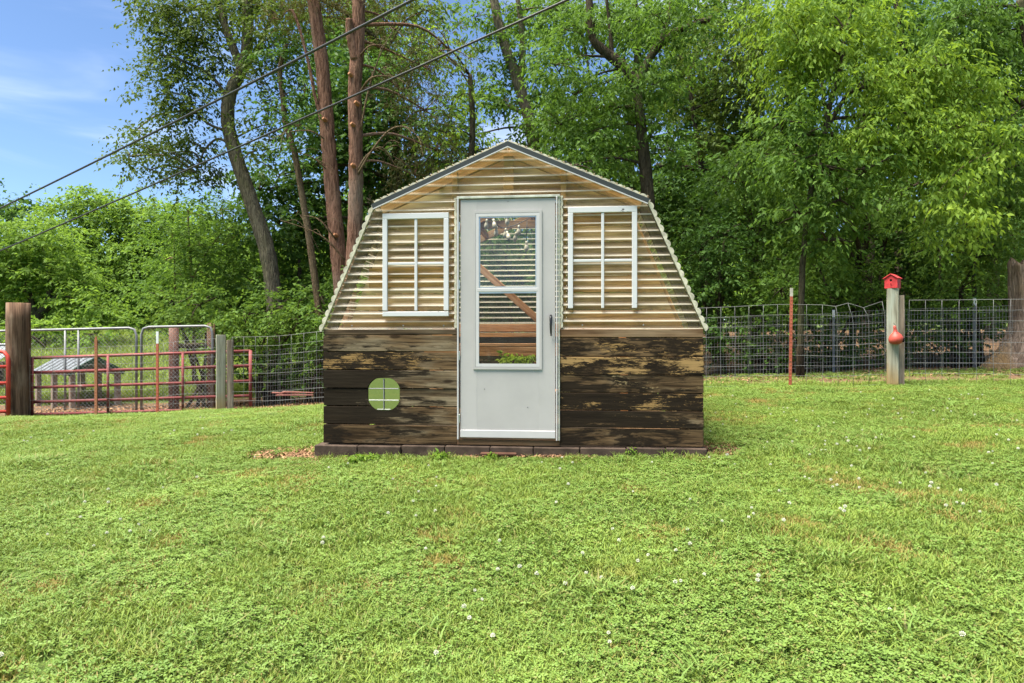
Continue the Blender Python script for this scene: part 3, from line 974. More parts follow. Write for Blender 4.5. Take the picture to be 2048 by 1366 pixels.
def sq_post(u, wpx, vt, mat, name, label, group=None, dx=0, yaw=0.0, round_=False, dy=0):
    x, y = on_line(u); y += dy
    z = G(x, y)
    top = CZ - (vt - 683) / FPX * y
    w_ = wpx / FPX * y
    h = top - z + .3
    if not round_: yaw += -math.atan2(x, y); w_ *= math.cos(math.atan2(x, y))
    if round_:
        rr = random.Random(int(u)); k = 20
        pts = [(0, 0, -.3 + h * i / 8) for i in range(9)]
        V, F = tube_geo(pts, [w_ / 2 * (1.03 - .05 * i / 8) for i in range(9)], 18, True, .035, rr)
        # worn top edge
        o = link(name, mesh(name, V, F, mat, False), None, (x, y, z))
        for p_ in o.data.polygons: p_.use_smooth = len(p_.vertices) == 4
    else:
        bm = bmesh.new(); bmesh.ops.create_cube(bm, size=1.0)
        bmesh.ops.scale(bm, vec=(w_, w_ * .95, h), verts=bm.verts)
        bmesh.ops.translate(bm, vec=(0, 0, h / 2 - .3), verts=bm.verts)
        rr = random.Random(int(u))
        bmesh.ops.subdivide_edges(bm, edges=[e for e in bm.edges if abs(e.verts[0].co.z - e.verts[1].co.z) > .1], cuts=6)
        for v_ in bm.verts: v_.co.x += rr.uniform(-.003, .003); v_.co.y += rr.uniform(-.003, .003); v_.co.z += rr.uniform(-.004, .004)
        bmesh.ops.bevel(bm, geom=[e for e in bm.edges if abs(e.verts[0].co.z - e.verts[1].co.z) > .05], offset=.008, segments=1, affect='EDGES')
        me = bpy.data.meshes.new(name); bm.to_mesh(me); bm.free(); me.materials.append(mat)
        o = link(name, me, None, (x, y, z), (0, 0, yaw))
    return tag(o, label, 'post', group), Vector((x, y, top)), w_

sq_post(37, 42, 606, M['post_brown'], 'corner_post', 'thick round brown wooden corner post beside the red gates', round_=True)
sq_post(442, 19, 670, M['post_grey'], 'fence_post', 'taller greenish-grey square post left of the shed', 'square wooden fence posts', yaw=.05)
sq_post(459, 14, 680, M['post_grey2'], 'fence_post', 'shorter pinkish-grey post against the post left of the shed', 'square wooden fence posts', yaw=-.04, dy=.03)
_, bh_top, bw = sq_post(1785, 24, 577, M['post_grey'], 'fence_post', 'tall pale grey square post carrying the red birdhouse', 'square wooden fence posts', yaw=.04)
sq_post(1805, 14, 591, M['post_grey2'], 'fence_post', 'thinner brown post right beside the birdhouse post', 'square wooden fence posts', yaw=-.05, dy=.04)

def t_post(x, y, h, mat, label, tip=0.0, tipmat=None, lean=0.0, s=.038, point=False, group='steel T posts'):
    z = G(x, y)
    t = thing('steel_post', label, 'post', (x, y, z), 0, group)
    t.rotation_euler = (0, lean, 0)
    a = s / 2; w_ = .007
    prof = [(-a, -w_), (a, -w_), (a, 0), (w_ / 2, 0), (w_ / 2, s), (-w_ / 2, s), (-w_ / 2, 0), (-a, 0)]
    def ext(name, z0, z1, m_, taper=1.0):
        n = len(prof)
        V = [(p[0], p[1], z0) for p in prof] + [(p[0] * taper, p[1] * taper, z1) for p in prof]
        F = [tuple(range(n - 1, -1, -1)), tuple(range(n, 2 * n))] + [(i, (i + 1) % n, (i + 1) % n + n, i + n) for i in range(n)]
        return link(name, mesh(name, V, F, m_), t)
    h1 = h - tip - (.07 if point else 0)
    ext('shaft', -.3, h1, mat)
    if tip: ext('tip', h1 + .0005, h, tipmat)
    if point: ext('tip', h1 + .0005, h, mat, .25)
    V, F = [], []
    k = 0; zz = .1
    while zz < h1 - .05:
        b_ = len(V)
        V += [(-a * .5, -w_ - .0025, zz), (a * .5, -w_ - .0025, zz), (a * .5, -w_, zz + .012), (-a * .5, -w_, zz + .012), (-a * .5, -w_, zz - .012), (a * .5, -w_, zz - .012)]
        F += [(b_, b_ + 1, b_ + 2, b_ + 3), (b_ + 4, b_ + 5, b_ + 1, b_)]
        zz += .055
    link('studs', mesh('studs', V, F, mat), t)
    return t
def tp(u, vt, *a, back=0.0, **k):
    x, y = on_line(u); y += back; x = (u - 1024) / FPX * y
    h = CZ - (vt - 683) / FPX * y - G(x, y)
    return t_post(x, y, h, *a, **k)
tp(192, 672, M['tpost_or'], 'rust-orange steel post with a pointed top left of the white-tipped one', point=True, s=.045, back=-.05)
tp(315, 663, M['tpost'], 'rust-red steel post with a white tip in front of the red gate', tip=.20, tipmat=M['tip_white'], s=.040, back=-.05)
tp(1580, 576, M['tpost'], 'leaning rust-red steel post with a pale tip right of the shed', tip=.12, tipmat=m_plain('pale_tip', (.46, .42, .34), .7, .2, 0, .2, 20), s=.042, lean=R(.8), back=-.05)
tp(1667, 620, M['galv_post'], 'grey steel post with a white tip behind the crumpled wire', tip=.14, tipmat=M['tip_white'], back=3.4, s=.05)
tp(1949, 596, M['galv_post'], 'grey steel post with a white tip right of the birdhouse', tip=.14, tipmat=M['tip_white'], back=3.4, s=.05)

# finer mesh fence a few steps behind
def fine_fence(u0, u1, ytop, label, back=3.4, h=1.12):
    x0 = (u0 - 1024) / FPX * (float(lawn_line(0)) + back); x1 = (u1 - 1024) / FPX * (9.6 + back)
    def pt(x): 
        y = float(lawn_line(x)) + back
        return Vector((x, y, G(x, y) + .02))
    base = pt(x0)
    t = thing('mesh_fence', label, 'fence', base)
    specs = []
    n = int((x1 - x0) / .055)
    for i in range(n + 1):
        p = pt(x0 + (x1 - x0) * i / n) - base
        specs.append(([p, p + Vector((.004, 0, h))], .0034, {'sides': 3, 'cap': False}))
    m_ = max(8, int((x1 - x0) / .6))
    for j in range(12):
        specs.append(([pt(x0 + (x1 - x0) * i / m_) - base + Vector((0, 0, h * j / 11)) for i in range(m_ + 1)], .0034 if j else .0036, {'sides': 3, 'cap': False}))
    o = link('wire_mesh', tubes_mesh('wire_mesh', specs, M['wire_thin']), t)
    o['kind'] = 'stuff'
    return t
fine_fence(470, 1000, 0, 'fine mesh fence in front of the brush left of the shed', 2.7)
fine_fence(1180, 2400, 0, 'fine mesh fence standing back under the trees on the right', 3.4)

# --- red tube gates
def gate(name, a, b, heights, mat, label, bow=False, ups=(), r=.021, group=None):
    """a, b: feet of the two ends (world); heights of the bars above the foot"""
    a, b = Vector(a), Vector(b)
    t = thing(name, label, 'gate', a, 0, group)
    d = b - a
    top = heights[-1]
    if bow:
        k = .16
        e = d.normalized()
        path = [Vector((0, 0, .02)), Vector((0, 0, top - k)), Vector((0, 0, top - k * .5)) + e * k * .12, Vector((0, 0, top - k * .12)) + e * k * .5, Vector((0, 0, top)) + e * k, Vector((0, 0, top)) + d * .5, Vector((0, 0, top)) + d - e * k, Vector((0, 0, top - k * .3)) + d - e * k * .3, d + Vector((0, 0, top - k)), d + Vector((0, 0, .02))]
        tube('frame_tube', path, r * 1.15, mat, t, 8)
    else:
        tube('end_tube', [(0, 0, -.02), (0, 0, top + .01)], r * 1.15, mat, t, 8)
        tube('end_tube', [d + Vector((0, 0, -.02)), d + Vector((0, 0, top + .01))], r * 1.15, mat, t, 8)
    for h in heights[:-1] if bow else heights:
        tube('bar', [(0, 0, h), d + Vector((0, 0, h))], r, mat, t, 8)
    for f, ua, ub in ups:
        p = d * f + Vector((0, -r * 1.6, 0))
        tube('brace', [p + Vector((0, 0, ua)), p + Vector((0, 0, ub))], r * .85, mat, t, 8)
    return t
# stored behind the wire, left of the shed
ga = P(63, 838, 11.75); gb = P(501, 826, 11.55)
gh = [(838 - v) / FPX * 11.75 for v in (829, 804, 775, 745, 716)]
gate('tube_gate', ga, gb, gh, M['gate_red'], 'faded red tube gate leaning behind the wire fence', ups=((.36, .0, gh[-1]), (.70, .0, gh[-1]), (.012, 0, gh[-1])), r=.025)
ga = P(17, 846, 11.35); gb = P(-420, 850, 11.9)
gate('tube_gate', ga, gb, [(846 - v) / FPX * 11.35 for v in (823, 795, 766, 733, 702)], M['gate_red2'], 'brighter red tube gate with rounded corner left of the thick post', bow=True, r=.027)

# --- chain link gates of galvanised pipe
def chain_gate(p0, p1, ztop, label, zbot, mids=()):
    a, b = Vector(p0), Vector(p1)
    t = thing('chain_link_gate', label, 'gate', (a.x, a.y, zbot))
    d = Vector((b.x - a.x, b.y - a.y, 0))
    za, zb = a.z - zbot, b.z - zbot
    e = d.normalized(); k = .14
    path = [Vector((0, 0, .03)), Vector((0, 0, za - k)), Vector((0, 0, za - .03)) + e * .04, Vector((0, 0, za)) + e * k, d - e * k + Vector((0, 0, zb)), d - e * .04 + Vector((0, 0, zb - .03)), d + Vector((0, 0, zb - k)), d + Vector((0, 0, .03))]
    tube('pipe_frame', path, .024, M['galv'], t, 8)
    for f in mids:
        tube('upright', [d * f + Vector((0, 0, .06)), d * f + Vector((0, 0, za + (zb - za) * f))], .02, M['galv'], t, 8)
    L = d.length; H = min(za, zb); s = .075
    specs = []
    q = -H
    while q < L:
        for sg in (1, -1):
            x0, z0, x1, z1 = q, 0, q + H, H
            if x0 < 0: z0 -= x0; x0 = 0
            if x1 > L: z1 -= (x1 - L); x1 = L
            if x1 - x0 > .02:
                if sg > 0: A, B = e * x0 + Vector((0, .01, z0)), e * x1 + Vector((0, .01, z1))
                else: A, B = e * (L - x0) + Vector((0, .004, z0)), e * (L - x1) + Vector((0, .004, z1))
                specs.append(([A, B], .0030, {'sides': 3, 'cap': False}))
        q += s
    o = link('chain_link', tubes_mesh('chain_link', specs, M['wire_thin']), t); o['kind'] = 'stuff'
    return t
chain_gate(P(-260, 668, 12.9), P(273, 656, 13.1), 0, 'wide chain-link gate of galvanised pipe behind the red gates', G(-8, 13) + .02, mids=(.73, .78))
chain_gate(P(283, 654, 13.1), P(425, 652, 13.2), 0, 'narrow chain-link gate of galvanised pipe by the brown posts', G(-6, 13.1) + .02)

for u, y, wpx, vt, mat, lab in ((348, 13.5, 19, 655, 'post_red', 'reddish-brown round post behind the narrow chain-link gate'),
                                (422, 13.6, 15, 646, 'post_brown', 'slim brown round post at the right end of the chain-link gate')):
    x = (u - 1024) / FPX * y; z = G(x, y); top = CZ - (vt - 683) / FPX * y; r_ = wpx / FPX * y / 2
    o = link('round_post', mesh('round_post', *tube_geo([(0, 0, -.2), (0, 0, (top - z) * .5), (0, 0, top - z)], [r_ * 1.05, r_, r_ * .97], 14), M[mat], False), None, (x, y, z))
    for p_ in o.data.polygons: p_.use_smooth = len(p_.vertices) == 4
    tag(o, lab, 'post', 'round wooden posts')
o = link('round_rail', mesh('round_rail', *tube_geo([(0, 0, 0), (.62, .03, .02)], [.05, .05], 10), M['bark_dark'], True), None, P(352, 692, 13.55))
tag(o, 'dark round rail between the two brown round posts', 'rail')

# --- birdhouse on its post
bx = thing('birdhouse', 'small bright red wooden birdhouse on top of the grey post', 'birdhouse', bh_top + Vector((0, 0, .001)), R(-46))
bw2 = .165
prism('front', [(-bw2 / 2, 0), (bw2 / 2, 0), (bw2 / 2, .135), (0, .185), (-bw2 / 2, .135)], -.075, -.060, M['house_red'], bx)
prism('back', [(-bw2 / 2, 0), (bw2 / 2, 0), (bw2 / 2, .135), (0, .185), (-bw2 / 2, .135)], .060, .075, M['house_red'], bx)
for sx in (-1, 1):
    box('side', (sx * (bw2 / 2 - .007), 0, .0675), (.012, .119, .132), M['house_red'], bx, .001)
    d = Vector((sx * .118, 0, -.072)).normalized()
    bar('roof_slab', (0, 0, .197), (sx * .100, 0, .132), .185, .012, M['house_red'], bx, up=(0, 0, 1))
box('floor', (0, 0, .006), (bw2 - .03, .118, .01), M['house_red'], bx, .001)
V, F = tube_geo([(0, -.0765, .112), (0, -.074, .112)], .0165, 16)
link('entrance_hole', mesh('entrance_hole', V, F, M['inside_dark']), bx)
tube('perch', [(0, -.075, .062), (0, -.11, .062)], .005, M['house_red'], bx, 6)

# --- gourd hanging on the post
gp = P(1788, 650, bh_top.y - .10)
gd = thing('gourd_birdhouse', 'red dried gourd birdhouse hung on the grey post', 'gourd', gp + Vector((.0, -.03, -.27)), 0)
prof = [(.0, 0), (.045, .004), (.078, .022), (.092, .052), (.094, .078), (.086, .108), (.066, .138), (.042, .160), (.027, .180), (.021, .205), (.020, .232), (.017, .252), (.008, .262), (.0, .264)]
V, F = [], []
n = 20
for i, (r, h) in enumerate(prof):
    for k in range(n):
        q = 2 * math.pi * k / n
        V.append((r * math.cos(q) + .012 * math.sin(h * 16), r * math.sin(q), h))
for i in range(len(prof) - 1):
    for k in range(n): F.append((i * n + k, i * n + (k + 1) % n, (i + 1) * n + (k + 1) % n, (i + 1) * n + k))
link('body', mesh('body', V, F, M['gourd'], True), gd)
hp = Vector((.078, -.055, .062)); hdv = Vector((.80, -.58, -.10)).normalized()
link('entrance_hole', mesh('entrance_hole', *tube_geo([hp - hdv * .02, hp + hdv * .012], .030, 14), M['inside_dark']), gd)
tube('hanger', smooth_path([(0, 0, .26), (-.004, .01, .285), (-.002, .045, .30)], 4), .003, M['black'], gd, 5)

# --- coop with metal roof, behind the chain link
cp = thing('chicken_coop', 'low coop with pale ribbed metal roof and green gable trim behind the gates', 'coop', (0, 0, 0))
yc = 15.2
cb = P(190, 690, yc)
Lr = 1.75; wr = .78; pk = .33
apx = P(193, 714, yc)                                     # peak of the near gable
base_z = G(apx.x, yc)
cp.location = (apx.x, yc, base_z)
cp.rotation_euler = (0, 0, R(55))
zt = apx.z - base_z
for sx, nm in ((-1, 'roof_panel'), (1, 'roof_panel')):
    n_p = 7
    for i in range(n_p):
        yy0 = .0 + i * .27
        rp = bar(nm, (0, yy0 + .135, zt), (sx * wr * .72, yy0 + .135, zt - pk), .268, .012, M['roof_metal'], cp, up=(0, 0, 1), bevel=0)
        bar('seam', (0, yy0 + .001, zt + .014), (sx * wr * .72, yy0 + .001, zt - pk + .014), .018, .018, M['roof_metal'], cp, up=(0, 0, 1), bevel=.002)
    bar('gable_trim', (0, -.02, zt - .035), (sx * wr * .75, -.02, zt - pk - .035), .03, .10, M['coop_green'], cp, up=(0, 0, 1))
bar('ridge_cap', (0, -.03, zt + .012), (0, 1.9, zt + .012), .10, .02, M['coop_green'], cp, up=(0, 0, 1))
for yy in (.05, .95, 1.8):
    for sx in (-1, 1):
        box('leg', (sx * .47, yy, (zt - pk) / 2 - .05), (.10, .10, zt - pk + .02), M['post_grey2'], cp)
box('beam', (-.47, .93, zt - pk - .02), (.06, 1.9, .10), M['post_grey2'], cp)
box('beam', (.47, .93, zt - pk - .02), (.06, 1.9, .10), M['post_grey2'], cp)

# --- corner of a grey-roofed outbuilding at the left edge
ob = thing('outbuilding', 'grey-blue metal-roofed outbuilding cut by the left edge', 'outbuilding', (0, 0, 0))
q0 = P(-10, 690, 17.0); gz0 = G(q0.x - 1, 17)
ob.location = (q0.x - .9, 17.0, gz0)
hh = P(0, 690, 17).z - gz0
for i in range(8):
    bar('roof_panel', (-1.0 + i * .26, 0, hh - .42), (-1.0 + i * .26, .9, hh), .255, .012, M['roof_metal'], ob, up=(0, 0, 1), bevel=0)
box('ridge_cap', (0, .9, hh + .02), (2.3, .16, .03), M['tip_white'], ob)
for i in range(6):
    box('wall_board', (0, .12, .05 + i * .13), (2.0, .02, .125), M['grey_board'], ob)
for x in (-.95, .95): box('post', (x, .16, (hh - .4) / 2), (.1, .1, hh - .42), M['post_grey2'], ob)

# --- reddish boards lying on the earth behind the fence
xx = thing('fallen_boards', 'pinkish-red boards lying on the earth behind the wire left of the shed', 'boards', P(590, 790, 13.2), .1)
for i, (dx, dz, r_) in enumerate(((0, .0, .02), (.05, .05, -.05), (-.2, .025, .1))):
    box('board', (dx, .05 * i, dz), (.7 - .1 * i, .12, .02), m_rusty('fallen_board_red', (.20, .075, .058), (.2, .13, .10), .4), xx, .003, (0, .04 * i, r_))

# --- rocks along the bank
def rock(u, v, y, sx, sy, sz, label, seed):
    rr = random.Random(seed)
    bm = bmesh.new(); bmesh.ops.create_icosphere(bm, subdivisions=3, radius=1)
    ph = [Vector((rr.uniform(-1, 1), rr.uniform(-1, 1), rr.uniform(-1, 1))).normalized() for _ in range(14)]
    for v_ in bm.verts:
        c = v_.co.copy()
        for p_ in ph:
            d = c.dot(p_) - .72
            if d > 0: v_.co -= p_ * d * .85
        v_.co += Vector((rr.uniform(-1, 1), rr.uniform(-1, 1), rr.uniform(-1, 1))) * .025
    for v_ in bm.verts: v_.co = Vector((v_.co.x * sx, v_.co.y * sy, v_.co.z * sz))
    me = bpy.data.meshes.new('rock'); bm.to_mesh(me); bm.free(); me.materials.append(M['rock'])
    p = P(u, v, y); p.z = G(p.x, p.y) + sz * .35
    tag(link('rock', me, None, p, (0, 0, rr.uniform(0, 6))), label, 'rock', 'rocks along the bank')
rock(1432, 735, 14.2, .45, .3, .20, 'tan rock behind the wire just right of the shed', 1)
rock(1536, 740, 14.0, .42, .3, .14, 'flat tan rock left of the leaning rust-red post', 2)
rock(1625, 735, 14.3, .40, .3, .2, 'brown rock right of the leaning rust-red post', 3)
rock(1845, 722, 14.2, .5, .35, .22, 'mossy tan rock right of the birdhouse post', 4)
rock(1925, 716, 14.3, .6, .35, .24, 'long brown rock by the white-tipped grey post', 5)
rock(2000, 712, 13.6, .55, .4, .24, 'brown rock against the foot of the broken trunk', 6)

# --- overhead cables
def cable(a, b, t0, t1, r, label):
    a, b = Vector(a), Vector(b)
    L = (b - a)
    pts = []
    for i in range(41):
        t = t0 + (t1 - t0) * i / 40
        s = (t - t0) / (t1 - t0)
        p = a + L * t - Vector((0, 0, .25)) * (4 * s * (1 - s))
        pts.append(p - c0 if False else p)
    o = tube('overhead_cable', pts, r, M['cable'], None, 8)
    tag(o, label, 'cable', 'overhead cables')
dz = Vector((0, 0, .22))
cable(P(0, 415, 13.0) + dz, P(830, 0, 7.2) + dz, -1.2, 1.9, .0155, 'upper black cable slanting across the sky, reaching the top edge left of the roof')
cable(P(0, 500, 13.5) + dz, P(1140, 0, 7.2) + dz, -1.2, 1.9, .0135, 'lower black cable crossing in front of the cedar trunks')

# ================================================================== trees and shrubs
def leaf_mesh(name, centres, radii, nspray, mat, seed, leaf=.11, lw=.42, per=14, spray=.5, droop=.35, shell=.35, hang=.5, flat=.55):
    """leaves set on drooping shoots spread through ellipsoids; every leaf two triangles folded along the midrib"""
    g = np.random.default_rng(seed)
    C, RR = [], []
    for c, r, n in zip(centres, radii, nspray):
        n = int(n)
        if n < 1: continue
        d = g.normal(size=(n, 3)); d /= np.linalg.norm(d, axis=1, keepdims=True)
        rad = (shell + (1 - shell) * g.random(n) ** .6)
        # lumpy outline
        lump = 1 + .28 * np.sin(d[:, 0] * 5 + seed) * np.sin(d[:, 2] * 6 + c[0]) + .18 * g.normal(size=n)
        p = np.array(c) + d * (rad * lump)[:, None] * np.array(r)
        C.append(p); RR.append(d)
    p = np.concatenate(C); d = np.concatenate(RR)
    n = len(p)
    h = d.copy(); h[:, 2] *= .35; h += g.normal(size=(n, 3)) * np.array([.55, .55, .22])
    h /= np.linalg.norm(h, axis=1, keepdims=True)
    L = spray * (.55 + .9 * g.random(n))
    t = (np.arange(per) + .5) / per
    t = np.clip(t[None, :] + g.normal(size=(n, per)) * .04, 0, 1.05)
    pos = p[:, None, :] + h[:, None, :] * (L[:, None] * t)[:, :, None]
    pos[:, :, 2] -= droop * L[:, None] * t ** 2
    side = np.cross(h, np.array([0, 0, 1.0])); side /= (np.linalg.norm(side, axis=1, keepdims=True) + 1e-6)
    sg = np.where(np.arange(per) % 2 == 0, 1.0, -1.0)
    ld = side[:, None, :] * sg[None, :, None] * .75 + h[:, None, :] * .55 + g.normal(size=(n, per, 3)) * .35
    ld[:, :, 2] -= hang * (.5 + g.random((n, per)))
    ld /= np.linalg.norm(ld, axis=2, keepdims=True)
    pos = pos + g.normal(size=pos.shape) * leaf * .25
    up = np.zeros_like(ld); up[:, :, 2] = 1; up += g.normal(size=ld.shape) * flat
    wv = np.cross(ld, up); wv /= (np.linalg.norm(wv, axis=2, keepdims=True) + 1e-6)
    nv = np.cross(wv, ld)
    sz = leaf * (.6 + .75 * g.random((n, per)))[:, :, None]
    b = pos.reshape(-1, 3)
    ld = (ld * sz).reshape(-1, 3); wv = (wv * sz * lw * .5).reshape(-1, 3); nv = (nv * sz).reshape(-1, 3)
    m = len(b)
    V = np.empty((m, 4, 3))
    V[:, 0] = b
    V[:, 1] = b + ld * .42 + wv + nv * .06
    V[:, 2] = b + ld - nv * .10
    V[:, 3] = b + ld * .42 - wv + nv * .06
    i = np.arange(m) * 4
    F = np.stack([np.stack([i, i + 1, i + 2], 1), np.stack([i, i + 2, i + 3], 1)], 1).reshape(-1, 3)
    return np_tris(name, V.reshape(-1, 3), F, mat)

TOTAL = [0]
DK = 1.75
def tree(name, label, cat, trunks, blobs, y, mat, bark, dens=170, leaf=.11, per=14, seed=1, r0=.15, taper=.55, limbs=True, group=None,
         lw=.42, spray=.5, droop=.35, hang=.5, shell=.35, foot=True, extra=None, trunk_name='trunk', flat=.55):
    """trunks: list of ((u, v[, y]), ...) paths with radius; blobs: (u, v, ru, rv[, y[, density factor]])"""
    rr = random.Random(seed)
    cs, rs, ns = [], [], []
    for bq in blobs:
        u, v, ru, rv = bq[:4]
        yy = bq[4] if len(bq) > 4 else y + rr.uniform(-.6, .6)
        f = bq[5] if len(bq) > 5 else 1.0
        c = P(u, v, yy)
        rx, rz = ru / FPX * yy, rv / FPX * yy
        ry = .5 * (rx + rz) * .95
        cs.append(c); rs.append((rx, ry, rz)); ns.append(DK * dens * f * rx * rz)
    paths = []
    for pth, rad in trunks:
        w_ = [P(q[0], q[1], q[2] if len(q) > 2 else y) for q in pth]
        paths.append((smooth_path(w_, 9), rad))
    if paths: base = paths[0][0][0].copy()
    else:
        base = Vector((sum(c.x for c in cs) / len(cs), sum(c.y for c in cs) / len(cs), 0))
    gz_ = G(base.x, base.y)
    if paths and foot:
        p0 = paths[0][0]
        if base.z > gz_ - .1:
            p0.insert(0, Vector((base.x, base.y, gz_ - .15)))
    base.z = gz_
    t = thing(name, label, cat, base, 0, group)
    specs = []
    for pth, rad in paths:
        n = len(pth)
        rads = [rad * (1 - (1 - taper) * i / (n - 1)) for i in range(n)]
        if pth is paths[0][0] and foot:
            rads[0] *= 1.45
            if n > 2: rads[1] *= 1.12
        specs.append(([p - base for p in pth], rads, {'sides': 14, 'wob': .15, 'rng': rr}))
    if specs:
        link(trunk_name, tubes_mesh(trunk_name, specs, bark), t)
    if limbs:
        nodes = [p for pth, _ in paths for p in pth]
        for c, r in zip(cs, rs):
            if nodes:
                cand = [q for q in nodes if q.z < c.z + .4] or nodes
                s = min(cand, key=lambda q: (q - c).length)
            else:
                s = Vector((base.x + rr.uniform(-.25, .25), base.y + rr.uniform(-.2, .2), gz_ - .05))
            L = (c - s).length
            if L < .1: continue
            mid = s.lerp(c, .5) + Vector((rr.uniform(-.12, .12) * L, rr.uniform(-.1, .1) * L, .10 * L))
            ls = []
            lr = max(.010, min(.055, .016 * L + .008))
            ls.append(([p - base for p in smooth_path([s, mid, c], 4)], [lr * (1 - .6 * i / 8) for i in range(9)], {'sides': 6}))
            for _ in range(5):
                e = c + Vector((rr.uniform(-1, 1) * r[0], rr.uniform(-1, 1) * r[1], rr.uniform(-.7, .9) * r[2]))
                m_ = c.lerp(e, .5) + Vector((rr.uniform(-.1, .1), rr.uniform(-.1, .1), rr.uniform(.0, .12))) * r[0]
                ls.append(([p - base for p in smooth_path([c, m_, e], 3)], [lr * .45 * (1 - .7 * i / 6) for i in range(7)], {'sides': 5}))
            link('limb', tubes_mesh('limb', ls, bark), t)
    if blobs:
        me = leaf_mesh('crown', [c - base for c in cs], rs, ns, mat, seed, leaf, lw, per, spray, droop, shell, hang, flat)
        TOTAL[0] += len(me.polygons)
        link('crown', me, t)
    return t, base

# ---- far left: sunlit trees beyond the pasture
tree('broad_tree', 'bright green rounded tree beyond the pasture, tallest at the far left', 'tree', [(((300, 660), (290, 560), (260, 470)), .3)],
     [(140, 440, 60, 45), (215, 425, 80, 42), (180, 400, 45, 22), (290, 440, 80, 42), (350, 450, 60, 40), (120, 500, 80, 50), (220, 510, 95, 55), (330, 510, 90, 55), (400, 500, 60, 60), (270, 580, 110, 55), (380, 590, 90, 60), (180, 580, 90, 50)],
     40, M['leaf_far'], M['bark_dark'], dens=44, leaf=.22, per=16, seed=3, spray=1.0, lw=.5)
tree('broad_tree', 'loose bright green tree with dark forked trunk behind the thick corner post', 'tree', [(((68, 668), (75, 640), (95, 612), (125, 590)), .28), (((75, 640), (62, 600), (50, 560)), .16), (((95, 612), (100, 570), (92, 520)), .14)],
     [(30, 470, 60, 40), (80, 480, 60, 45), (20, 530, 60, 50), (90, 540, 70, 45), (150, 560, 55, 40), (40, 590, 60, 35), (170, 610, 60, 30), (-40, 520, 70, 60), (-50, 600, 60, 40), (210, 630, 50, 22), (120, 600, 50, 20)],
     30, M['leaf_far'], M['bark_dark'], dens=56, leaf=.18, per=16, seed=5, spray=.8, lw=.5)
tree('distant_tree', 'small dark treetop peeking over at the far left edge', 'tree', [(((20, 470), (20, 420)), .3)],
     [(22, 408, 34, 16), (60, 415, 26, 13), (-20, 415, 40, 16), (15, 440, 70, 25)], 60, M['leaf_dark'], M['bark_dark'], dens=12, leaf=.45, per=12, seed=6, spray=1.5, lw=.5)
tree('broad_tree', 'pale green tree behind the leaning trunk at the pasture edge', 'tree', [(((470, 690), (468, 560), (460, 470)), .2)],
     [(440, 470, 60, 40), (500, 480, 60, 45), (400, 540, 70, 50), (480, 560, 80, 55), (560, 540, 70, 60), (430, 630, 70, 50), (540, 620, 80, 50)],
     26, M['leaf_far'], M['bark_dark'], dens=75, leaf=.16, per=16, seed=7, spray=.8, lw=.5)
tree('pasture_shrub', 'rounded shrub standing in the pasture under the far trees', 'shrub', [], [(80, 655, 40, 22), (130, 668, 40, 18), (190, 668, 35, 18), (20, 660, 40, 26)], 28, M['leaf_far'], M['bark_dark'], dens=50, leaf=.2, seed=8, spray=.6, lw=.5)

# ---- leaning tree with airy olive crown against the sky
tree('leaning_tree', 'leaning mossy tree with airy olive crown against the sky on the left', 'tree',
     [(((556, 700), (548, 600), (536, 510), (512, 430), (478, 330), (456, 245), (462, 185), (490, 120), (496, 40), (492, -70)), .19),
      (((484, 135), (458, 75), (440, 10), (425, -80)), .10), (((470, 170), (520, 90), (545, 20), (556, -50)), .06),
      (((460, 262), (425, 252), (395, 228), (378, 190)), .035), (((464, 292), (436, 278), (410, 300), (392, 345)), .03), (((458, 200), (420, 150), (360, 120), (320, 110)), .04)],
     [(310, 25, 45, 40), (360, 30, 50, 45), (420, 20, 50, 45), (480, 10, 60, 40), (345, 85, 50, 30), (405, 85, 50, 40), (318, 130, 36, 26), (375, 150, 45, 30), (430, 130, 36, 30),
      (285, 148, 22, 10), (330, 190, 45, 28), (390, 200, 40, 30), (345, 235, 36, 22), (270, 262, 26, 12), (258, 312, 22, 22), (300, 300, 40, 30), (345, 305, 36, 26), (390, 290, 36, 32), (300, 340, 26, 12),
      (410, 345, 40, 26), (360, 350, 34, 20), (540, 60, 45, 45), (570, 20, 50, 40), (520, 170, 30, 30), (545, 120, 30, 40), (530, 250, 30, 30), (510, 300, 22, 22)],
     15, M['leaf_olive'], M['bark_grey'], dens=220, leaf=.092, per=13, seed=11, lw=.5, spray=.55, shell=.1)
tree('slender_tree', 'thin crooked trunk with sparse leaves between the leaning tree and the cedars', 'tree',
     [(((640, 640), (622, 500), (606, 400), (588, 300), (572, 250), (566, 200), (560, 140), (572, 90)), .075)],
     [(560, 110, 45, 45), (600, 90, 45, 40), (585, 190, 36, 40), (545, 220, 30, 30), (600, 250, 30, 34), (610, 180, 30, 40)], 14, M['leaf_dark'], M['twig'], dens=110, leaf=.09, seed=12, lw=.5, shell=.1)

# ---- ailanthus-like saplings
tree('leafy_sapling', 'slender saplings with long feathery leaves below the leaning tree', 'sapling',
     [(((388, 670), (384, 560), (378, 470), (376, 420)), .035), (((352, 660), (350, 560), (348, 480)), .025), (((384, 560), (410, 510), (440, 470)), .02)],
     [(345, 470, 45, 36), (395, 430, 55, 36), (440, 420, 50, 36), (330, 520, 30, 30), (400, 490, 55, 40), (450, 490, 45, 40), (360, 550, 50, 40), (430, 560, 60, 40), (330, 590, 40, 40), (500, 450, 40, 40)],
     17, M['leaf_mid'], M['twig'], dens=70, leaf=.12, per=26, seed=14, lw=.34, spray=.85, droop=.5, hang=.25, shell=.1)

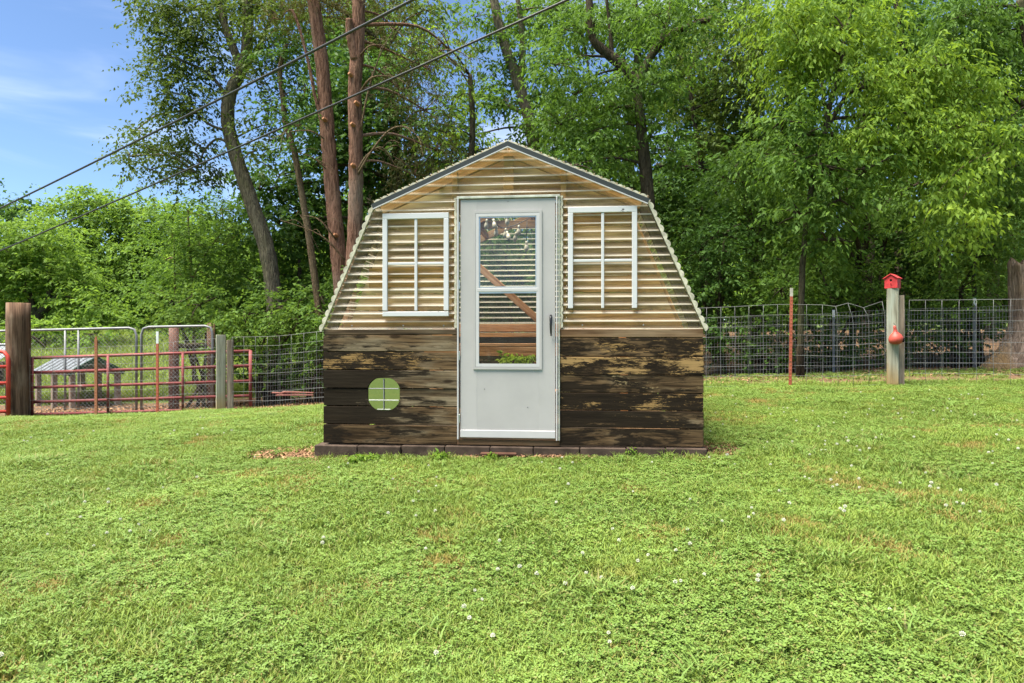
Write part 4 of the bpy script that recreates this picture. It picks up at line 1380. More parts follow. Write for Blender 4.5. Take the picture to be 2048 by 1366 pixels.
# ---- two cedars
stubs = []
tA, bA = tree('cedar_tree', 'left reddish cedar trunk with stubs of cut branches behind the shed', 'tree',
     [(((690, 640, 13.4), (682, 560, 13.4), (672, 460, 13.4), (660, 330, 13.4), (652, 220, 13.4), (643, 120, 13.4), (630, 20, 13.4), (618, -90, 13.4)), .162), (((655, 290, 13.35), (632, 200, 13.3), (618, 130, 13.25), (600, 60, 13.2), (585, 20, 13.2)), .035)],
     [(600, -10, 70, 34, 13.6), (660, -10, 70, 30, 13.6), (560, 40, 40, 26, 13.6, .6)], 13.4, M['leaf_cedar'], M['bark_cedar'], dens=260, leaf=.06, per=18, seed=15, lw=.3, spray=.4, taper=.72, limbs=True)
tB, bB = tree('cedar_tree', 'right reddish cedar trunk with arching dead branches and brown-green drooping foliage', 'tree',
     [(((700, 650, 12.9), (706, 540, 12.9), (711, 420, 12.9), (712, 300, 12.9), (710, 180, 12.9), (716, 90, 12.9), (718, 0, 12.9), (722, -90, 12.9)), .148), (((711, 120, 12.85), (700, 70, 12.8), (699, 38, 12.75)), .085)],
     [(790, 60, 60, 40, 13.8, .5), (840, 130, 55, 50, 14, .7), (850, 220, 45, 60, 14, .9), (870, 300, 50, 50, 14, .9), (830, 350, 45, 40, 14, .9), (900, 100, 50, 40, 14, .5), (800, 180, 40, 40, 14, .5), (750, -10, 80, 30, 13.6)],
     12.9, M['leaf_cedar'], M['bark_cedar'], dens=300, leaf=.06, per=18, seed=16, lw=.28, spray=.5, taper=.75, droop=.7, hang=.9, limbs=True, flat=.9)
def dead(t, base, paths, r=.018):
    sp = []
    rr = random.Random(9)
    for pth in paths:
        w_ = smooth_path([P(u, v, yy) for u, v, yy in pth], 5)
        sp.append(([p - base for p in w_], [r * (1 - .75 * i / (len(w_) - 1)) for i in range(len(w_))], {'sides': 6}))
        for _ in range(5):
            i = rr.randrange(len(w_) // 3, len(w_))
            p = w_[i]; e = p + Vector((rr.uniform(-.1, .45), rr.uniform(-.3, .3), rr.uniform(-.5, .1)))
            m_ = p.lerp(e, .5) + Vector((0, 0, .09))
            sp.append(([q - base for q in smooth_path([p, m_, e], 3)], [r * .35 * (1 - .6 * k / 6) for k in range(7)], {'sides': 5}))
    link('dead_branches', tubes_mesh('dead_branches', sp, M['twig']), t)
dead(tB, bB, [[(715, 350, 12.8), (745, 300, 12.6), (780, 260, 12.5), (815, 255, 12.5), (845, 285, 12.5)], [(716, 340, 12.8), (735, 310, 12.7), (765, 295, 12.6), (790, 330, 12.6)],
              [(722, 260, 12.8), (735, 190, 12.7), (760, 110, 12.7), (790, 55, 12.7)], [(720, 185, 12.8), (745, 155, 12.6), (790, 155, 12.5), (820, 175, 12.5)], [(722, 110, 12.8), (740, 92, 12.6), (770, 90, 12.5)]], .024)
dead(tA, bA, [[(652, 280, 13.3), (620, 262, 13.1), (575, 265, 13.0), (540, 280, 13)], [(655, 340, 13.3), (625, 315, 13.1), (595, 305, 13)], [(672, 480, 13.2), (640, 440, 13.0), (600, 430, 12.9)], [(690, 520, 13.2), (640, 470, 13.0), (560, 440, 12.9)]], .018)
for t_, b_, lst in ((tA, bA, ((648, 238, 13.22), (670, 470, 13.22))), (tB, bB, ((700, 148, 12.74), (704, 248, 12.73), (712, 205, 12.73), (705, 330, 12.72)))):
    for u, v, yy in lst:
        p = P(u, v, yy) - b_
        link('cut_stub', mesh('cut_stub', *tube_geo([p + Vector((.02, .08, -.01)), p, p + Vector((-.015, -.02, .012))], [.05, .036, .030], 10), M['cut_wood'], False), t_)

# ---- dark mass behind the cedars
tree('background_tree', 'dense dark green tree filling the gap behind the cedar trunks', 'tree', [(((790, 640), (792, 420), (790, 260), (770, 140)), .2)],
     [(560, 350, 55, 50), (620, 330, 50, 60), (600, 420, 60, 50), (680, 240, 60, 60), (760, 230, 60, 60), (770, 320, 70, 60), (840, 370, 70, 50), (700, 330, 60, 70), (640, 230, 45, 50), (740, 150, 55, 45), (800, 270, 60, 50), (680, 130, 45, 45), (900, 340, 60, 45), (560, 450, 60, 60), (640, 480, 60, 60), (520, 380, 36, 40), (900, 250, 40, 40)],
     18, M['leaf_dark'], M['bark_dark'], dens=95, leaf=.15, seed=21, lw=.5, spray=.6)
tree('background_tree', 'leafy treetop above the cedars at the top edge', 'tree', [(((760, 600), (770, 300), (775, 100)), .12)],
     [(690, 60, 45, 36), (770, 20, 60, 34), (640, 60, 36, 36), (850, 20, 50, 30), (760, 90, 36, 26), (600, 30, 45, 40), (540, -10, 60, 40), (670, 10, 50, 36)],
     20, M['leaf_olive'], M['bark_dark'], dens=70, leaf=.14, seed=22, lw=.5, spray=.6, shell=.1)
tree('brush_tree', 'brushy small tree below the leaning trunk', 'tree', [(((600, 700), (598, 600), (600, 520)), .08)],
     [(500, 560, 50, 50), (590, 530, 50, 55), (640, 560, 50, 60), (560, 600, 60, 50), (470, 620, 50, 45), (620, 640, 60, 40), (680, 620, 50, 50)], 17.5, M['leaf_mid'], M['bark_dark'], dens=120, leaf=.13, seed=23, lw=.5)

# ---- middle: grey-barked tree and lighter sprays above the roof
tree('grey_tree', 'tall grey-barked tree behind the roof peak, trunk cut off by the top edge', 'tree',
     [(((1085, 660), (1078, 420), (1070, 310), (1056, 230), (1028, 140), (1000, 60), (978, -60)), .2), (((1040, 170), (1045, 80), (1030, -40)), .10), (((1056, 230), (985, 200), (950, 190)), .06)],
     [(950, 35, 36, 26), (1010, 30, 50, 36), (1075, 40, 60, 40), (1060, 110, 55, 40), (985, 150, 40, 30), (955, 200, 36, 32), (1010, 200, 40, 34), (1080, 190, 50, 45), (935, 275, 34, 26), (905, 320, 40, 30), (960, 320, 30, 24), (1060, 280, 30, 40), (1110, 260, 45, 50), (900, 200, 26, 22, 18, .6), (880, 110, 30, 20, 18, .5), (985, 90, 36, 26), (1120, 20, 50, 40)],
     18, M['leaf_mid'], M['bark_grey'], dens=100, leaf=.13, seed=25, lw=.45, spray=.6, shell=.15)
tree('light_green_tree', 'tree with pale green drooping sprays just left of the roof peak', 'tree', [(((935, 660), (938, 420), (945, 260), (940, 150)), .09)],
     [(850, 85, 22, 20), (880, 90, 22, 20), (905, 150, 24, 22), (915, 195, 26, 16), (890, 265, 34, 16), (930, 260, 26, 18), (960, 290, 20, 10), (880, 325, 30, 14)], 14.5, M['leaf_bright'], M['bark_dark'], dens=110, leaf=.11, seed=26, lw=.4, hang=1.0, shell=.1)
tree('forked_tree', 'dark forked tree standing right of the roof peak', 'tree',
     [(((1302, 640), (1300, 520), (1296, 400), (1288, 310), (1280, 235), (1272, 165)), .165), (((1274, 172), (1240, 128), (1205, 100), (1186, 75), (1180, 20), (1172, -60)), .12), (((1274, 170), (1292, 130), (1322, 85), (1362, 58), (1430, 35)), .10), (((1322, 85), (1335, 40), (1350, -40)), .06), (((1225, 118), (1220, 60), (1210, -30)), .05)],
     [(1130, 60, 50, 40), (1180, 40, 50, 40), (1240, 40, 50, 40), (1310, 30, 60, 40), (1110, 130, 50, 45), (1150, 190, 50, 40), (1215, 165, 36, 26, 13.4), (1235, 215, 50, 30), (1310, 170, 50, 36), (1360, 120, 50, 40), (1390, 40, 60, 40), (1120, 250, 45, 40), (1190, 260, 55, 45), (1150, 330, 50, 40), (1230, 320, 50, 45), (1330, 250, 36, 40), (1250, 120, 30, 24, 13.2)],
     14, M['leaf_mid'], M['bark_dark'], dens=150, leaf=.11, seed=27, lw=.4, hang=.8)
tree('shade_tree', 'deep green tree in the shade behind the right slope of the roof', 'tree', [(((1180, 660), (1178, 480), (1170, 330)), .15)],
     [(1130, 330, 55, 45), (1200, 370, 60, 50), (1260, 400, 50, 55), (1340, 370, 50, 55), (1340, 460, 60, 60), (1390, 420, 55, 55), (1180, 300, 60, 50), (1340, 300, 36, 40)],
     17, M['leaf_dark'], M['bark_dark'], dens=130, leaf=.13, seed=28, lw=.5)

# ---- right half: layered woodland
tree('thin_trunk_tree', 'thin dark trunk with small leaves right of the forked tree', 'tree',
     [(((1420, 640), (1410, 480), (1402, 330), (1385, 220), (1376, 140)), .09), (((1312, 332), (1370, 335), (1430, 345), (1490, 372)), .085)],
     [(1400, 110, 60, 50), (1460, 120, 55, 50), (1440, 190, 50, 45), (1370, 220, 45, 40), (1490, 200, 50, 45), (1430, 270, 50, 40), (1500, 280, 55, 45), (1450, 40, 60, 45), (1510, 90, 55, 45)],
     18.5, M['leaf_olive'], M['bark_dark'], dens=80, leaf=.13, seed=31, lw=.5, shell=.15)
tree('drooping_tree', 'large bright yellow-green tree with drooping sprays filling the upper right', 'tree',
     [(((1600, 700), (1606, 520), (1622, 380), (1642, 290), (1664, 238), (1700, 185), (1752, 150)), .055), (((1650, 270), (1660, 205), (1680, 140), (1690, 60)), .05), (((1622, 330), (1690, 300), (1760, 300)), .035), (((1700, 185), (1790, 150), (1880, 130)), .04), (((1664, 238), (1740, 230), (1830, 225)), .03)],
     [(1560, 30, 60, 34), (1630, 20, 60, 30), (1700, 25, 60, 36), (1600, 85, 60, 30), (1670, 90, 60, 30), (1730, 75, 40, 30), (1640, 145, 60, 24), (1710, 150, 50, 22), (1780, 130, 60, 30), (1860, 110, 45, 26), (1760, 190, 65, 28), (1830, 180, 60, 28), (1900, 145, 50, 22), (1790, 225, 60, 24), (1880, 225, 65, 22), (1960, 175, 50, 18), (1860, 270, 60, 24), (1920, 255, 45, 22), (1800, 290, 60, 24), (1740, 260, 50, 24), (1840, 320, 55, 20), (1560, 140, 50, 26), (1580, 190, 36, 18)],
     12.0, M['leaf_bright'], M['bark_dark'], dens=330, leaf=.105, per=16, seed=33, lw=.36, hang=1.1, droop=.4, spray=.6, shell=.05)
tree('drooping_tree', 'mid green tree hanging over the top right corner', 'tree', [(((2120, 720), (2110, 500), (2090, 300), (2060, 120), (2040, 0)), .12), (((2080, 240), (2020, 190), (1960, 170)), .05)],
     [(1900, 40, 55, 34), (1960, 30, 55, 34), (2020, 40, 55, 36), (1950, 90, 55, 30), (2020, 110, 55, 34), (1920, 90, 36, 22), (2060, 180, 50, 36), (2000, 250, 45, 22), (2040, 290, 45, 28), (2010, 340, 45, 24), (2060, 380, 40, 30), (1980, 290, 30, 16)],
     12.6, M['leaf_mid'], M['bark_dark'], dens=240, leaf=.11, per=16, seed=34, lw=.38, hang=1.0, spray=.6, shell=.1)
tree('woodland_tree', 'dark tree showing through the gap near the top right', 'tree', [(((1800, 660), (1800, 400), (1806, 200), (1800, 60), (1790, -30)), .13)],
     [(1770, 30, 45, 40), (1790, 90, 50, 40), (1840, 60, 45, 40), (1960, 210, 60, 50), (1900, 190, 60, 45), (2020, 200, 60, 60), (1880, 300, 60, 45), (1990, 320, 70, 60)],
     17.5, M['leaf_dark'], M['bark_dark'], dens=95, leaf=.14, seed=35, lw=.5)
tree('woodland_tree', 'shaded mid-green tree spreading below the drooping yellow-green one', 'tree', [(((1700, 720), (1716, 560), (1735, 450), (1700, 390), (1660, 350)), .08), (((1735, 450), (1780, 400), (1830, 370)), .05)],
     [(1540, 310, 60, 36), (1620, 330, 60, 40), (1700, 340, 70, 36), (1780, 350, 60, 36), (1850, 360, 60, 36), (1590, 390, 60, 40), (1670, 400, 60, 36), (1750, 420, 60, 40), (1830, 430, 60, 40), (1920, 380, 60, 40), (1500, 370, 50, 45), (1610, 270, 45, 30, 11.7), (1570, 240, 45, 28, 11.7), (1640, 330, 50, 30, 11.6), (1585, 340, 50, 30, 11.7), (1680, 400, 50, 32, 11.6), (1600, 430, 50, 34, 11.8), (1730, 340, 45, 26, 11.6), (1650, 480, 50, 30, 11.8)],
     14.5, M['leaf_mid'], M['bark_dark'], dens=170, leaf=.12, seed=36, lw=.4, hang=.8)
tree('hanging_branch', 'bright green branch hanging in front of the dark bushes on the right', 'branch', [(((2080, 225), (2005, 290), (1955, 345), (1925, 400)), .009), (((1990, 300), (1930, 330), (1880, 380), (1845, 450)), .007)],
     [(1930, 380, 26, 22), (1915, 420, 26, 26), (1935, 460, 22, 26), (1960, 400, 20, 14), (1865, 420, 16, 26), (2040, 262, 30, 14), (2000, 296, 26, 14), (1965, 335, 24, 16), (1950, 318, 24, 12), (1905, 352, 24, 14), (1845, 470, 12, 30), (1880, 385, 18, 14)], 11.4, M['leaf_bright'], M['twig'], dens=240, leaf=.11, per=14, seed=37, lw=.42, hang=1.2, limbs=False, shell=.05, foot=False, trunk_name='branch')
tree('woodland_tree', 'dim green tree deep in the woods right of the shed', 'tree', [(((1510, 680), (1506, 520), (1495, 420), (1470, 330)), .12), (((1505, 500), (1540, 430), (1600, 400)), .05), (((1506, 520), (1450, 440), (1430, 380)), .045)],
     [(1440, 370, 50, 40), (1500, 430, 60, 45), (1570, 460, 60, 45), (1420, 460, 50, 50), (1480, 330, 40, 30), (1640, 470, 60, 40)], 15.5, M['leaf_dark'], M['bark_dark'], dens=130, leaf=.12, seed=38, lw=.5)

# ---- canopy behind the upper right
def canopy(label, u0, u1, v0, v1, y, mat, n, seed, dens=60, gaps=()):
    rr = random.Random(seed)
    bl = []
    while len(bl) < n:
        u, v = rr.uniform(u0, u1), rr.uniform(v0, v1)
        if any(math.hypot((u - a) / c, (v - b) / d) < 1 for a, b, c, d in gaps): continue
        bl.append((u, v, rr.uniform(40, 62), rr.uniform(32, 50), y + rr.uniform(-1.2, 1.2)))
    uc = (u0 + u1) / 2
    tree('canopy_tree', label, 'tree', [(((uc, 690), (uc + 8, 480), (uc - 6, 300), (uc + 10, 120), (uc, -40)), .17), (((uc, 330), (uc + 60, 220), (uc + 100, 90)), .07), (((uc + 4, 380), (uc - 70, 260), (uc - 90, 120)), .06)],
         bl, y, M[mat], M['bark_dark'], dens=dens, leaf=.17, seed=seed, lw=.48, spray=.7, hang=.7)
canopy('tall tree deep in the woods above the right half of the roof', 1110, 1420, -30, 330, 21.5, 'leaf_mid', 26, 201, gaps=((1190, 30, 26, 60), (1330, 110, 30, 30), (1420, 130, 30, 30)))
canopy('tall tree deep in the woods behind the thin dark trunk', 1380, 1640, -30, 340, 22.5, 'leaf_dark', 24, 202, gaps=((1640, 200, 40, 40), (1415, 140, 30, 30)))
canopy('tall tree deep in the woods behind the drooping yellow-green one', 1600, 1860, -30, 360, 21.0, 'leaf_mid', 24, 203, gaps=((1660, 200, 40, 36), (1730, 130, 20, 20), (1810, 20, 26, 20)))
canopy('tall tree deep in the woods toward the upper right corner', 1840, 2120, -30, 420, 22.0, 'leaf_dark', 28, 204)
canopy('tall tree deep in the woods above the cedars', 620, 860, -30, 200, 23.0, 'leaf_mid', 14, 205, dens=45, gaps=((900, 100, 60, 60), (640, 60, 30, 30), (780, 20, 20, 20)))

# ---- understory bushes
def bush(label, blobs, y, mat, seed, dens=190, leaf=.085, **k):
    return tree('bush', label, 'bush', [], blobs, y, M[mat], M['bark_dark'], dens=dens, leaf=leaf, seed=seed, lw=k.pop('lw', .52), spray=k.pop('spray', .4), group='bushes behind the fences', **k)
bush('dark leafy bush rising right behind the right wall of the shed', [(1400, 500, 55, 55), (1450, 470, 50, 50), (1430, 560, 60, 55), (1390, 590, 50, 60), (1470, 540, 50, 50)], 14.2, 'leaf_dark', 41)
bush('lighter bush behind the leaning rust-red post', [(1500, 590, 55, 45), (1560, 580, 55, 50), (1610, 610, 45, 40), (1530, 640, 60, 35)], 13.9, 'leaf_mid', 42)
bush('feathery bush to the left of the birdhouse', [(1640, 540, 50, 45), (1690, 530, 50, 45), (1740, 560, 45, 45), (1670, 590, 50, 40), (1560, 520, 50, 40)], 14.2, 'leaf_mid', 43, leaf=.10, lw=.4)
bush('dark bush behind the birdhouse', [(1770, 490, 55, 45), (1800, 560, 60, 50), (1850, 600, 60, 45), (1760, 620, 50, 40), (1830, 500, 50, 40)], 14.6, 'leaf_dark', 44)
bush('round-leaved bush between the birdhouse and the broken trunk', [(1880, 500, 60, 45), (1940, 520, 55, 45), (1920, 580, 60, 45), (1990, 480, 50, 50), (1960, 450, 50, 40)], 13.8, 'leaf_shrub', 45)
bush('bush behind the broken trunk at the right edge', [(2030, 470, 55, 45), (2080, 520, 60, 70), (2000, 600, 40, 45), (2100, 620, 60, 60)], 14.6, 'leaf_dark', 46)
bush('low ivy and brush along the bank right of the shed', [(1420, 660, 50, 36), (1480, 690, 55, 32), (1540, 690, 55, 30), (1600, 700, 50, 28), (1660, 690, 50, 36), (1720, 700, 45, 30)], 13.75, 'leaf_dark', 47, dens=230)
bush('low brush along the bank right of the birdhouse post', [(1830, 670, 50, 32), (1890, 680, 50, 26), (1950, 670, 45, 30), (1780, 690, 40, 30)], 13.8, 'leaf_dark', 48, dens=230)
bush('bushes behind the shed seen through its back wall', [(940, 560, 70, 70), (1030, 560, 70, 70), (1120, 560, 70, 70), (1200, 540, 70, 80), (1280, 560, 70, 80), (860, 560, 70, 80), (980, 470, 70, 60), (1100, 460, 80, 60), (780, 580, 60, 70), (1010, 650, 90, 50), (1180, 650, 90, 50)], 13.2, 'leaf_mid', 49, dens=90, leaf=.13)
bush('bright bush above the chain-link gate', [(350, 610, 45, 40), (400, 610, 50, 40), (450, 640, 50, 32), (360, 650, 36, 16), (420, 655, 40, 16)], 14.6, 'leaf_shrub', 50)
bush('bushy thicket behind the grey post pair left of the shed', [(490, 640, 50, 40), (550, 620, 55, 45), (600, 640, 50, 45), (520, 690, 55, 32), (460, 690, 40, 26)], 14.2, 'leaf_shrub', 51)
bush('thicket touching the left corner of the shed', [(640, 590, 40, 45), (660, 650, 40, 45), (610, 690, 45, 34), (650, 710, 45, 34), (570, 720, 55, 28), (700, 650, 40, 60)], 13.9, 'leaf_mid', 52)
bush('dark low brush at the foot of the thicket left of the shed', [(520, 740, 55, 22), (580, 755, 50, 18), (640, 755, 45, 20), (450, 740, 30, 20)], 14.0, 'leaf_dark', 53, dens=140)

# ---- far trees closing the woods
for i, (u, v, ru, rv, y, lab) in enumerate(((760, 470, 130, 110, 30, 'far tree behind the cedars closing the woods'), (1010, 450, 150, 130, 32, 'far tree behind the shed roof closing the woods'),
                                   (1290, 470, 150, 120, 31, 'sunlit far tree glimpsed right of the shed roof'), (1540, 450, 150, 130, 30, 'sunlit far tree glimpsed through the right woods'), (1800, 460, 150, 130, 32, 'far tree behind the birdhouse closing the woods'), (2050, 470, 150, 140, 31, 'far tree at the right edge closing the woods'))):
    rr = random.Random(i + 70)
    bl = [(u + rr.uniform(-.8, .8) * ru, v + rr.uniform(-.8, .8) * rv, 62, 50) for _ in range(11)] + [(u + (k - 1.5) * 70, 590 + rr.uniform(-15, 25), 60, 45) for k in range(4)]
    tree('far_tree', lab, 'tree', [(((u, 690), (u + 5, 560), (u, 450)), .2)], bl, y, M['leaf_far' if i in (2, 3) else 'leaf_mid'], M['bark_dark'], dens=30, leaf=.26, seed=70 + i, spray=1.0, lw=.5, group='far trees closing the woods')

# ---- broken trunk at the right edge
bt = P(2043, 712, 12.4); bt.z = G(bt.x, bt.y)
st = thing('broken_trunk', 'pale barkless broken tree trunk with flared foot at the right edge', 'tree trunk', bt)
V, F = [], []
n = 28; H = P(0, 524, 12.4).z - bt.z
rr = random.Random(3)
rings = 22
for i in range(rings + 1):
    h = -.2 + (H + .2) * i / rings
    f = max(0.0, 1 - max(h, 0) / .95)
    for k in range(n):
        a = 2 * math.pi * k / n
        root = .5 + .5 * math.cos(a * 4 + .8)
        r = .205 + .035 * math.sin(a * 3 + h) + f ** 2.2 * (.16 + .30 * root) + .012 * math.sin(a * 9 + h * 3)
        zz = h + (0.06 * math.sin(a * 3) + .05 * math.sin(a * 7 + 1) if i == rings else 0)
        V.append((r * math.cos(a) + .05 * (1 - f) * .6 + .02 * math.sin(h * 2), r * math.sin(a), zz))
for i in range(rings):
    for k in range(n): F.append((i * n + k, i * n + (k + 1) % n, (i + 1) * n + (k + 1) % n, (i + 1) * n + k))
V.append((.05, 0, H - .08)); c_ = len(V) - 1
F += [(rings * n + k, rings * n + (k + 1) % n, c_) for k in range(n)]
link('trunk', mesh('trunk', V, F, M['bark_pale'], True), st)

# ---- small plants inside the shed and at its foot
def weed(name, label, p, h, nst, leaf, mat, seed, rz=0):
    rr = random.Random(seed)
    t = thing(name, label, 'plant', p)
    sp = []; cs = []
    for _ in range(nst):
        a = rr.uniform(0, 6.28); r = rr.uniform(.2, .7) * h
        e = Vector((math.cos(a) * r, math.sin(a) * r, h * rr.uniform(.55, 1)))
        sp.append((smooth_path([(0, 0, 0), e * .5 + Vector((0, 0, h * .12)), e], 3), .003, {'sides': 4}))
        cs.append(e)
    link('stems', tubes_mesh('stems', sp, M['stem']), t)
    link('leaves', leaf_mesh('leaves', cs, [(h * .2, h * .2, h * .15)] * len(cs), [3] * len(cs), mat, seed, leaf, .4, 7, h * .35, .3, .0, .4), t)
    return t
def inshed(u, v, yo):
    x, z_ = SL(u, v, yo)
    return SC + Matrix.Rotation(SA, 3, 'Z') @ Vector((x, yo, z_))
weed('seedling', 'green seedling inside behind the lower door screen, left of its neighbour', inshed(1022, 745, 1.3), .17, 9, .06, M['leaf_bright'], 5)
weed('seedling', 'small green seedling inside behind the lower door screen at right', inshed(1054, 745, 1.3), .17, 7, .05, M['leaf_bright'], 6)
pot_m = m_plain('plant_pot', (.03, .03, .032), .6, .3, 0, .2, 9)
for u in (1022, 1054):
    p = inshed(u, 748, 1.3)
    prof = [(.075, -.16), (.10, 0), (.108, 0), (.108, -.02), (.098, -.02), (.092, -.03), (0, -.03)]
    V, F = [], []
    for r, h in prof:
        for k in range(16): V.append((r * math.cos(k / 16 * 6.2832), r * math.sin(k / 16 * 6.2832), h))
    for i in range(len(prof) - 1):
        for k in range(16): F.append((i * 16 + k, i * 16 + (k + 1) % 16, (i + 1) * 16 + (k + 1) % 16, (i + 1) * 16 + k))
    o = link('plant_pot', mesh('plant_pot', V, F, pot_m, True), None, p)
    tag(o, 'black plant pot under the seedling on the ' + ('left' if u < 1040 else 'right') + ' behind the door screen', 'pot')
    # bench shelf the pots stand on
sh = box('crate', (0, 0, 0), (.9, .34, .03), M['bench'], None)
sh.location = inshed(1038, 748, 1.3) + Vector((0, 0, -.178)); sh.rotation_euler = (0, 0, SA)
bpy.data.objects.remove(sh)
pl = thing('plant_stand', 'low wooden stand holding the two plant pots inside the shed', 'stand', inshed(1038, 748, 1.3) + Vector((0, 0, -.162)), SA)
box('top', (0, 0, -.015), (.8, .34, .028), M['bench'], pl)
for sx in (-1, 1):
    zf = pl.location.z - .03
    box('side', (sx * .36, 0, -.03 - zf / 2), (.03, .30, zf), M['bench'], pl)
for i, (u, v, h, lab) in enumerate(((716, 907, .10, 'narrow-leaved weed growing in front of the pavers left of the door'), (742, 906, .07, 'small weed right of the taller one in front of the pavers'), (890, 903, .09, 'grassy weed at the pavers close to the door'), (1262, 905, .09, 'weed sprouting in front of the right boards'), (1338, 903, .07, 'little weed near the right corner of the shed'), (985, 905, .06, 'tiny weed in the mulch below the door'))):
    yv = 5.62
    p = P(u, v, yv); p.z = G(p.x, p.y)
    weed('weed', lab, p, h * .7, 5, .04, M['leaf_bright'], 90 + i)

# ---- wood edge far behind everything
def wood_edge():
    g = np.random.default_rng(8)
    cs, rs, ns = [], [], []
    for i in range(120):
        x = -75 + 150 * i / 119 + g.normal() * .8; y = 62 + g.normal() * 4 + .004 * x * x
        zb = G(x, y)
        for k in range(3):
            cs.append((x + g.normal(), y + g.normal(), zb + 1.0 + 2.3 * k + g.random())); rs.append((1.9, 1.5, 1.7)); ns.append(60)
    me = leaf_mesh('wood_edge', cs, rs, ns, M['leaf_far'], 99, .5, .55, 10, 1.4)
    TOTAL[0] += len(me.polygons)
    tag(link('wood_edge', me), 'far wooded edge seen as one green mass beyond the pasture', 'woods', kind='stuff')
wood_edge()
print('LEAF TRIS', TOTAL[0])

# ================================================================== lawn
def m_grass(name, c1, c2, dry, transl=.3):
    t = NT(name)
    oi = t.n('ObjectInfo')
    g = t.n('NewGeometry')
    c = t.mix(oi.outputs['Random'], c1, c2)
    big = t.noise(t.pos((1, 1, 1)), .75, 4, .6); med = t.noise(t.pos((1, 1, 1)), 3.4, 3, .6)
    c = t.mix(t.rng(big, .48, .68, 0, .75), c, [q * 1.18 for q in c2])
    c = t.mix(t.rng(med, .56, .72, 0, .55), c, dry)
    c = t.mix(t.rng(g.outputs['Random Per Island'], .88, .95, 0, .7), c, (.22, .18, .07))
    b = t.pbr(c, .55, .25)
    tr = t.n('BsdfTranslucent'); t.l(t.mix(.4, c, (.22, .27, .035)), tr.inputs['Color'])
    ms = t.n('MixShader'); ms.inputs[0].default_value = transl
    t.l(b.outputs[0], ms.inputs[1]); t.l(tr.outputs[0], ms.inputs[2])
    return t.done(ms)
M['grass_a'] = m_grass('grass_blade', (.147, .216, .034), (.195, .266, .044), (.27, .25, .06))
M['grass_b'] = m_grass('grass_blade_cool', (.128, .220, .044), (.166, .255, .052), (.21, .25, .06))
M['clover'] = m_grass('clover_leaf', (.118, .205, .036), (.170, .262, .050), (.17, .24, .048), .3)
M['dry'] = m_grass('dry_grass', (.25, .215, .055), (.29, .21, .06), (.26, .18, .06))

tufts = bpy.data.collections.new('lawn_tufts')     # sources of the lawn, not part of the scene itself
def tuft(name, seed, n, rad, h, wd, mat, lay=.55):
    rr = random.Random(seed)
    V, F = [], []
    for _ in range(n):
        a = rr.uniform(0, 6.28); r = rad * math.sqrt(rr.random())
        x, y = r * math.cos(a), r * math.sin(a)
        hh = h * rr.uniform(.5, 1.25); b = rr.uniform(0, 6.28); k = lay * hh * rr.uniform(.3, 1.6)
        dx, dy = math.cos(b) * k, math.sin(b) * k
        w_ = wd * rr.uniform(.7, 1.3) / 2
        c = b + 1.57 + rr.uniform(-.5, .5); wx, wy = math.cos(c) * w_, math.sin(c) * w_
        o = len(V)
        V += [(x - wx, y - wy, -.012), (x + wx, y + wy, -.012), (x + dx * .4 + wx, y + dy * .4 + wy, hh * .62), (x + dx * .4 - wx, y + dy * .4 - wy, hh * .62), (x + dx, y + dy, hh)]
        F += [(o, o + 1, o + 2), (o, o + 2, o + 3), (o + 3, o + 2, o + 4)]
    ob = bpy.data.objects.new(name, mesh(name, V, F, mat)); tufts.objects.link(ob)
def clover(name, seed, n, rad, h, s):
    rr = random.Random(seed)
    V, F = [], []
    for _ in range(n):
        a = rr.uniform(0, 6.28); r = rad * math.sqrt(rr.random())
        x, y, z = r * math.cos(a), r * math.sin(a), h * rr.uniform(.45, 1.15)
        tx, ty = rr.uniform(-.35, .35), rr.uniform(-.35, .35)
        b = rr.uniform(0, 6.28); ss = s * rr.uniform(.7, 1.25)
        for k in range(3):
            q = b + k * 2.094
            o = len(V)
            for (rr_, da) in ((.04, 0), (.55, -.55), (.98, -.38), (.92, 0), (.98, .38), (.55, .55)):
                px_, py_ = rr_ * ss * math.cos(q + da), rr_ * ss * math.sin(q + da)
                V.append((x + px_, y + py_, z + px_ * tx + py_ * ty + (.12 * ss if abs(da) > .1 else 0)))
            F += [(o, o + 1, o + 2, o + 3), (o, o + 3, o + 4, o + 5)]
    ob = bpy.data.objects.new(name, mesh(name, V, F, M['clover'])); tufts.objects.link(ob)
tuft('t0', 1, 44, .078, .030, .0038, M['grass_a'], 1.0)
tuft('t1', 2, 42, .078, .036, .0042, M['grass_a'], 1.0)
tuft('t2', 3, 36, .078, .033, .0046, M['grass_b'], 1.1)
clover('t3', 4, 15, .085, .026, .0105)
clover('t4', 5, 17, .085, .031, .0125)
tuft('t5', 6, 36, .06, .030, .0034, M['dry'], .8)
tuft('t6', 7, 12, .05, .060, .0075, M['grass_b'], 1.2)       # coarse blades
tuft('t7', 8, 30, .07, .085, .0048, M['grass_a'], .6)         # uncut along the fence

def vnoise(x, y, s, seed):
    """smooth value noise"""
    g = np.random.default_rng(seed); T = g.random((64, 64))
    X, Y = x / s, y / s
    i, j = np.floor(X).astype(int), np.floor(Y).astype(int); fx, fy = X - i, Y - j
    fx = fx * fx * (3 - 2 * fx); fy = fy * fy * (3 - 2 * fy)
    q = lambda a, b: T[a % 64, b % 64]
    return (q(i, j) * (1 - fx) + q(i + 1, j) * fx) * (1 - fy) + (q(i, j + 1) * (1 - fx) + q(i + 1, j + 1) * fx) * fy

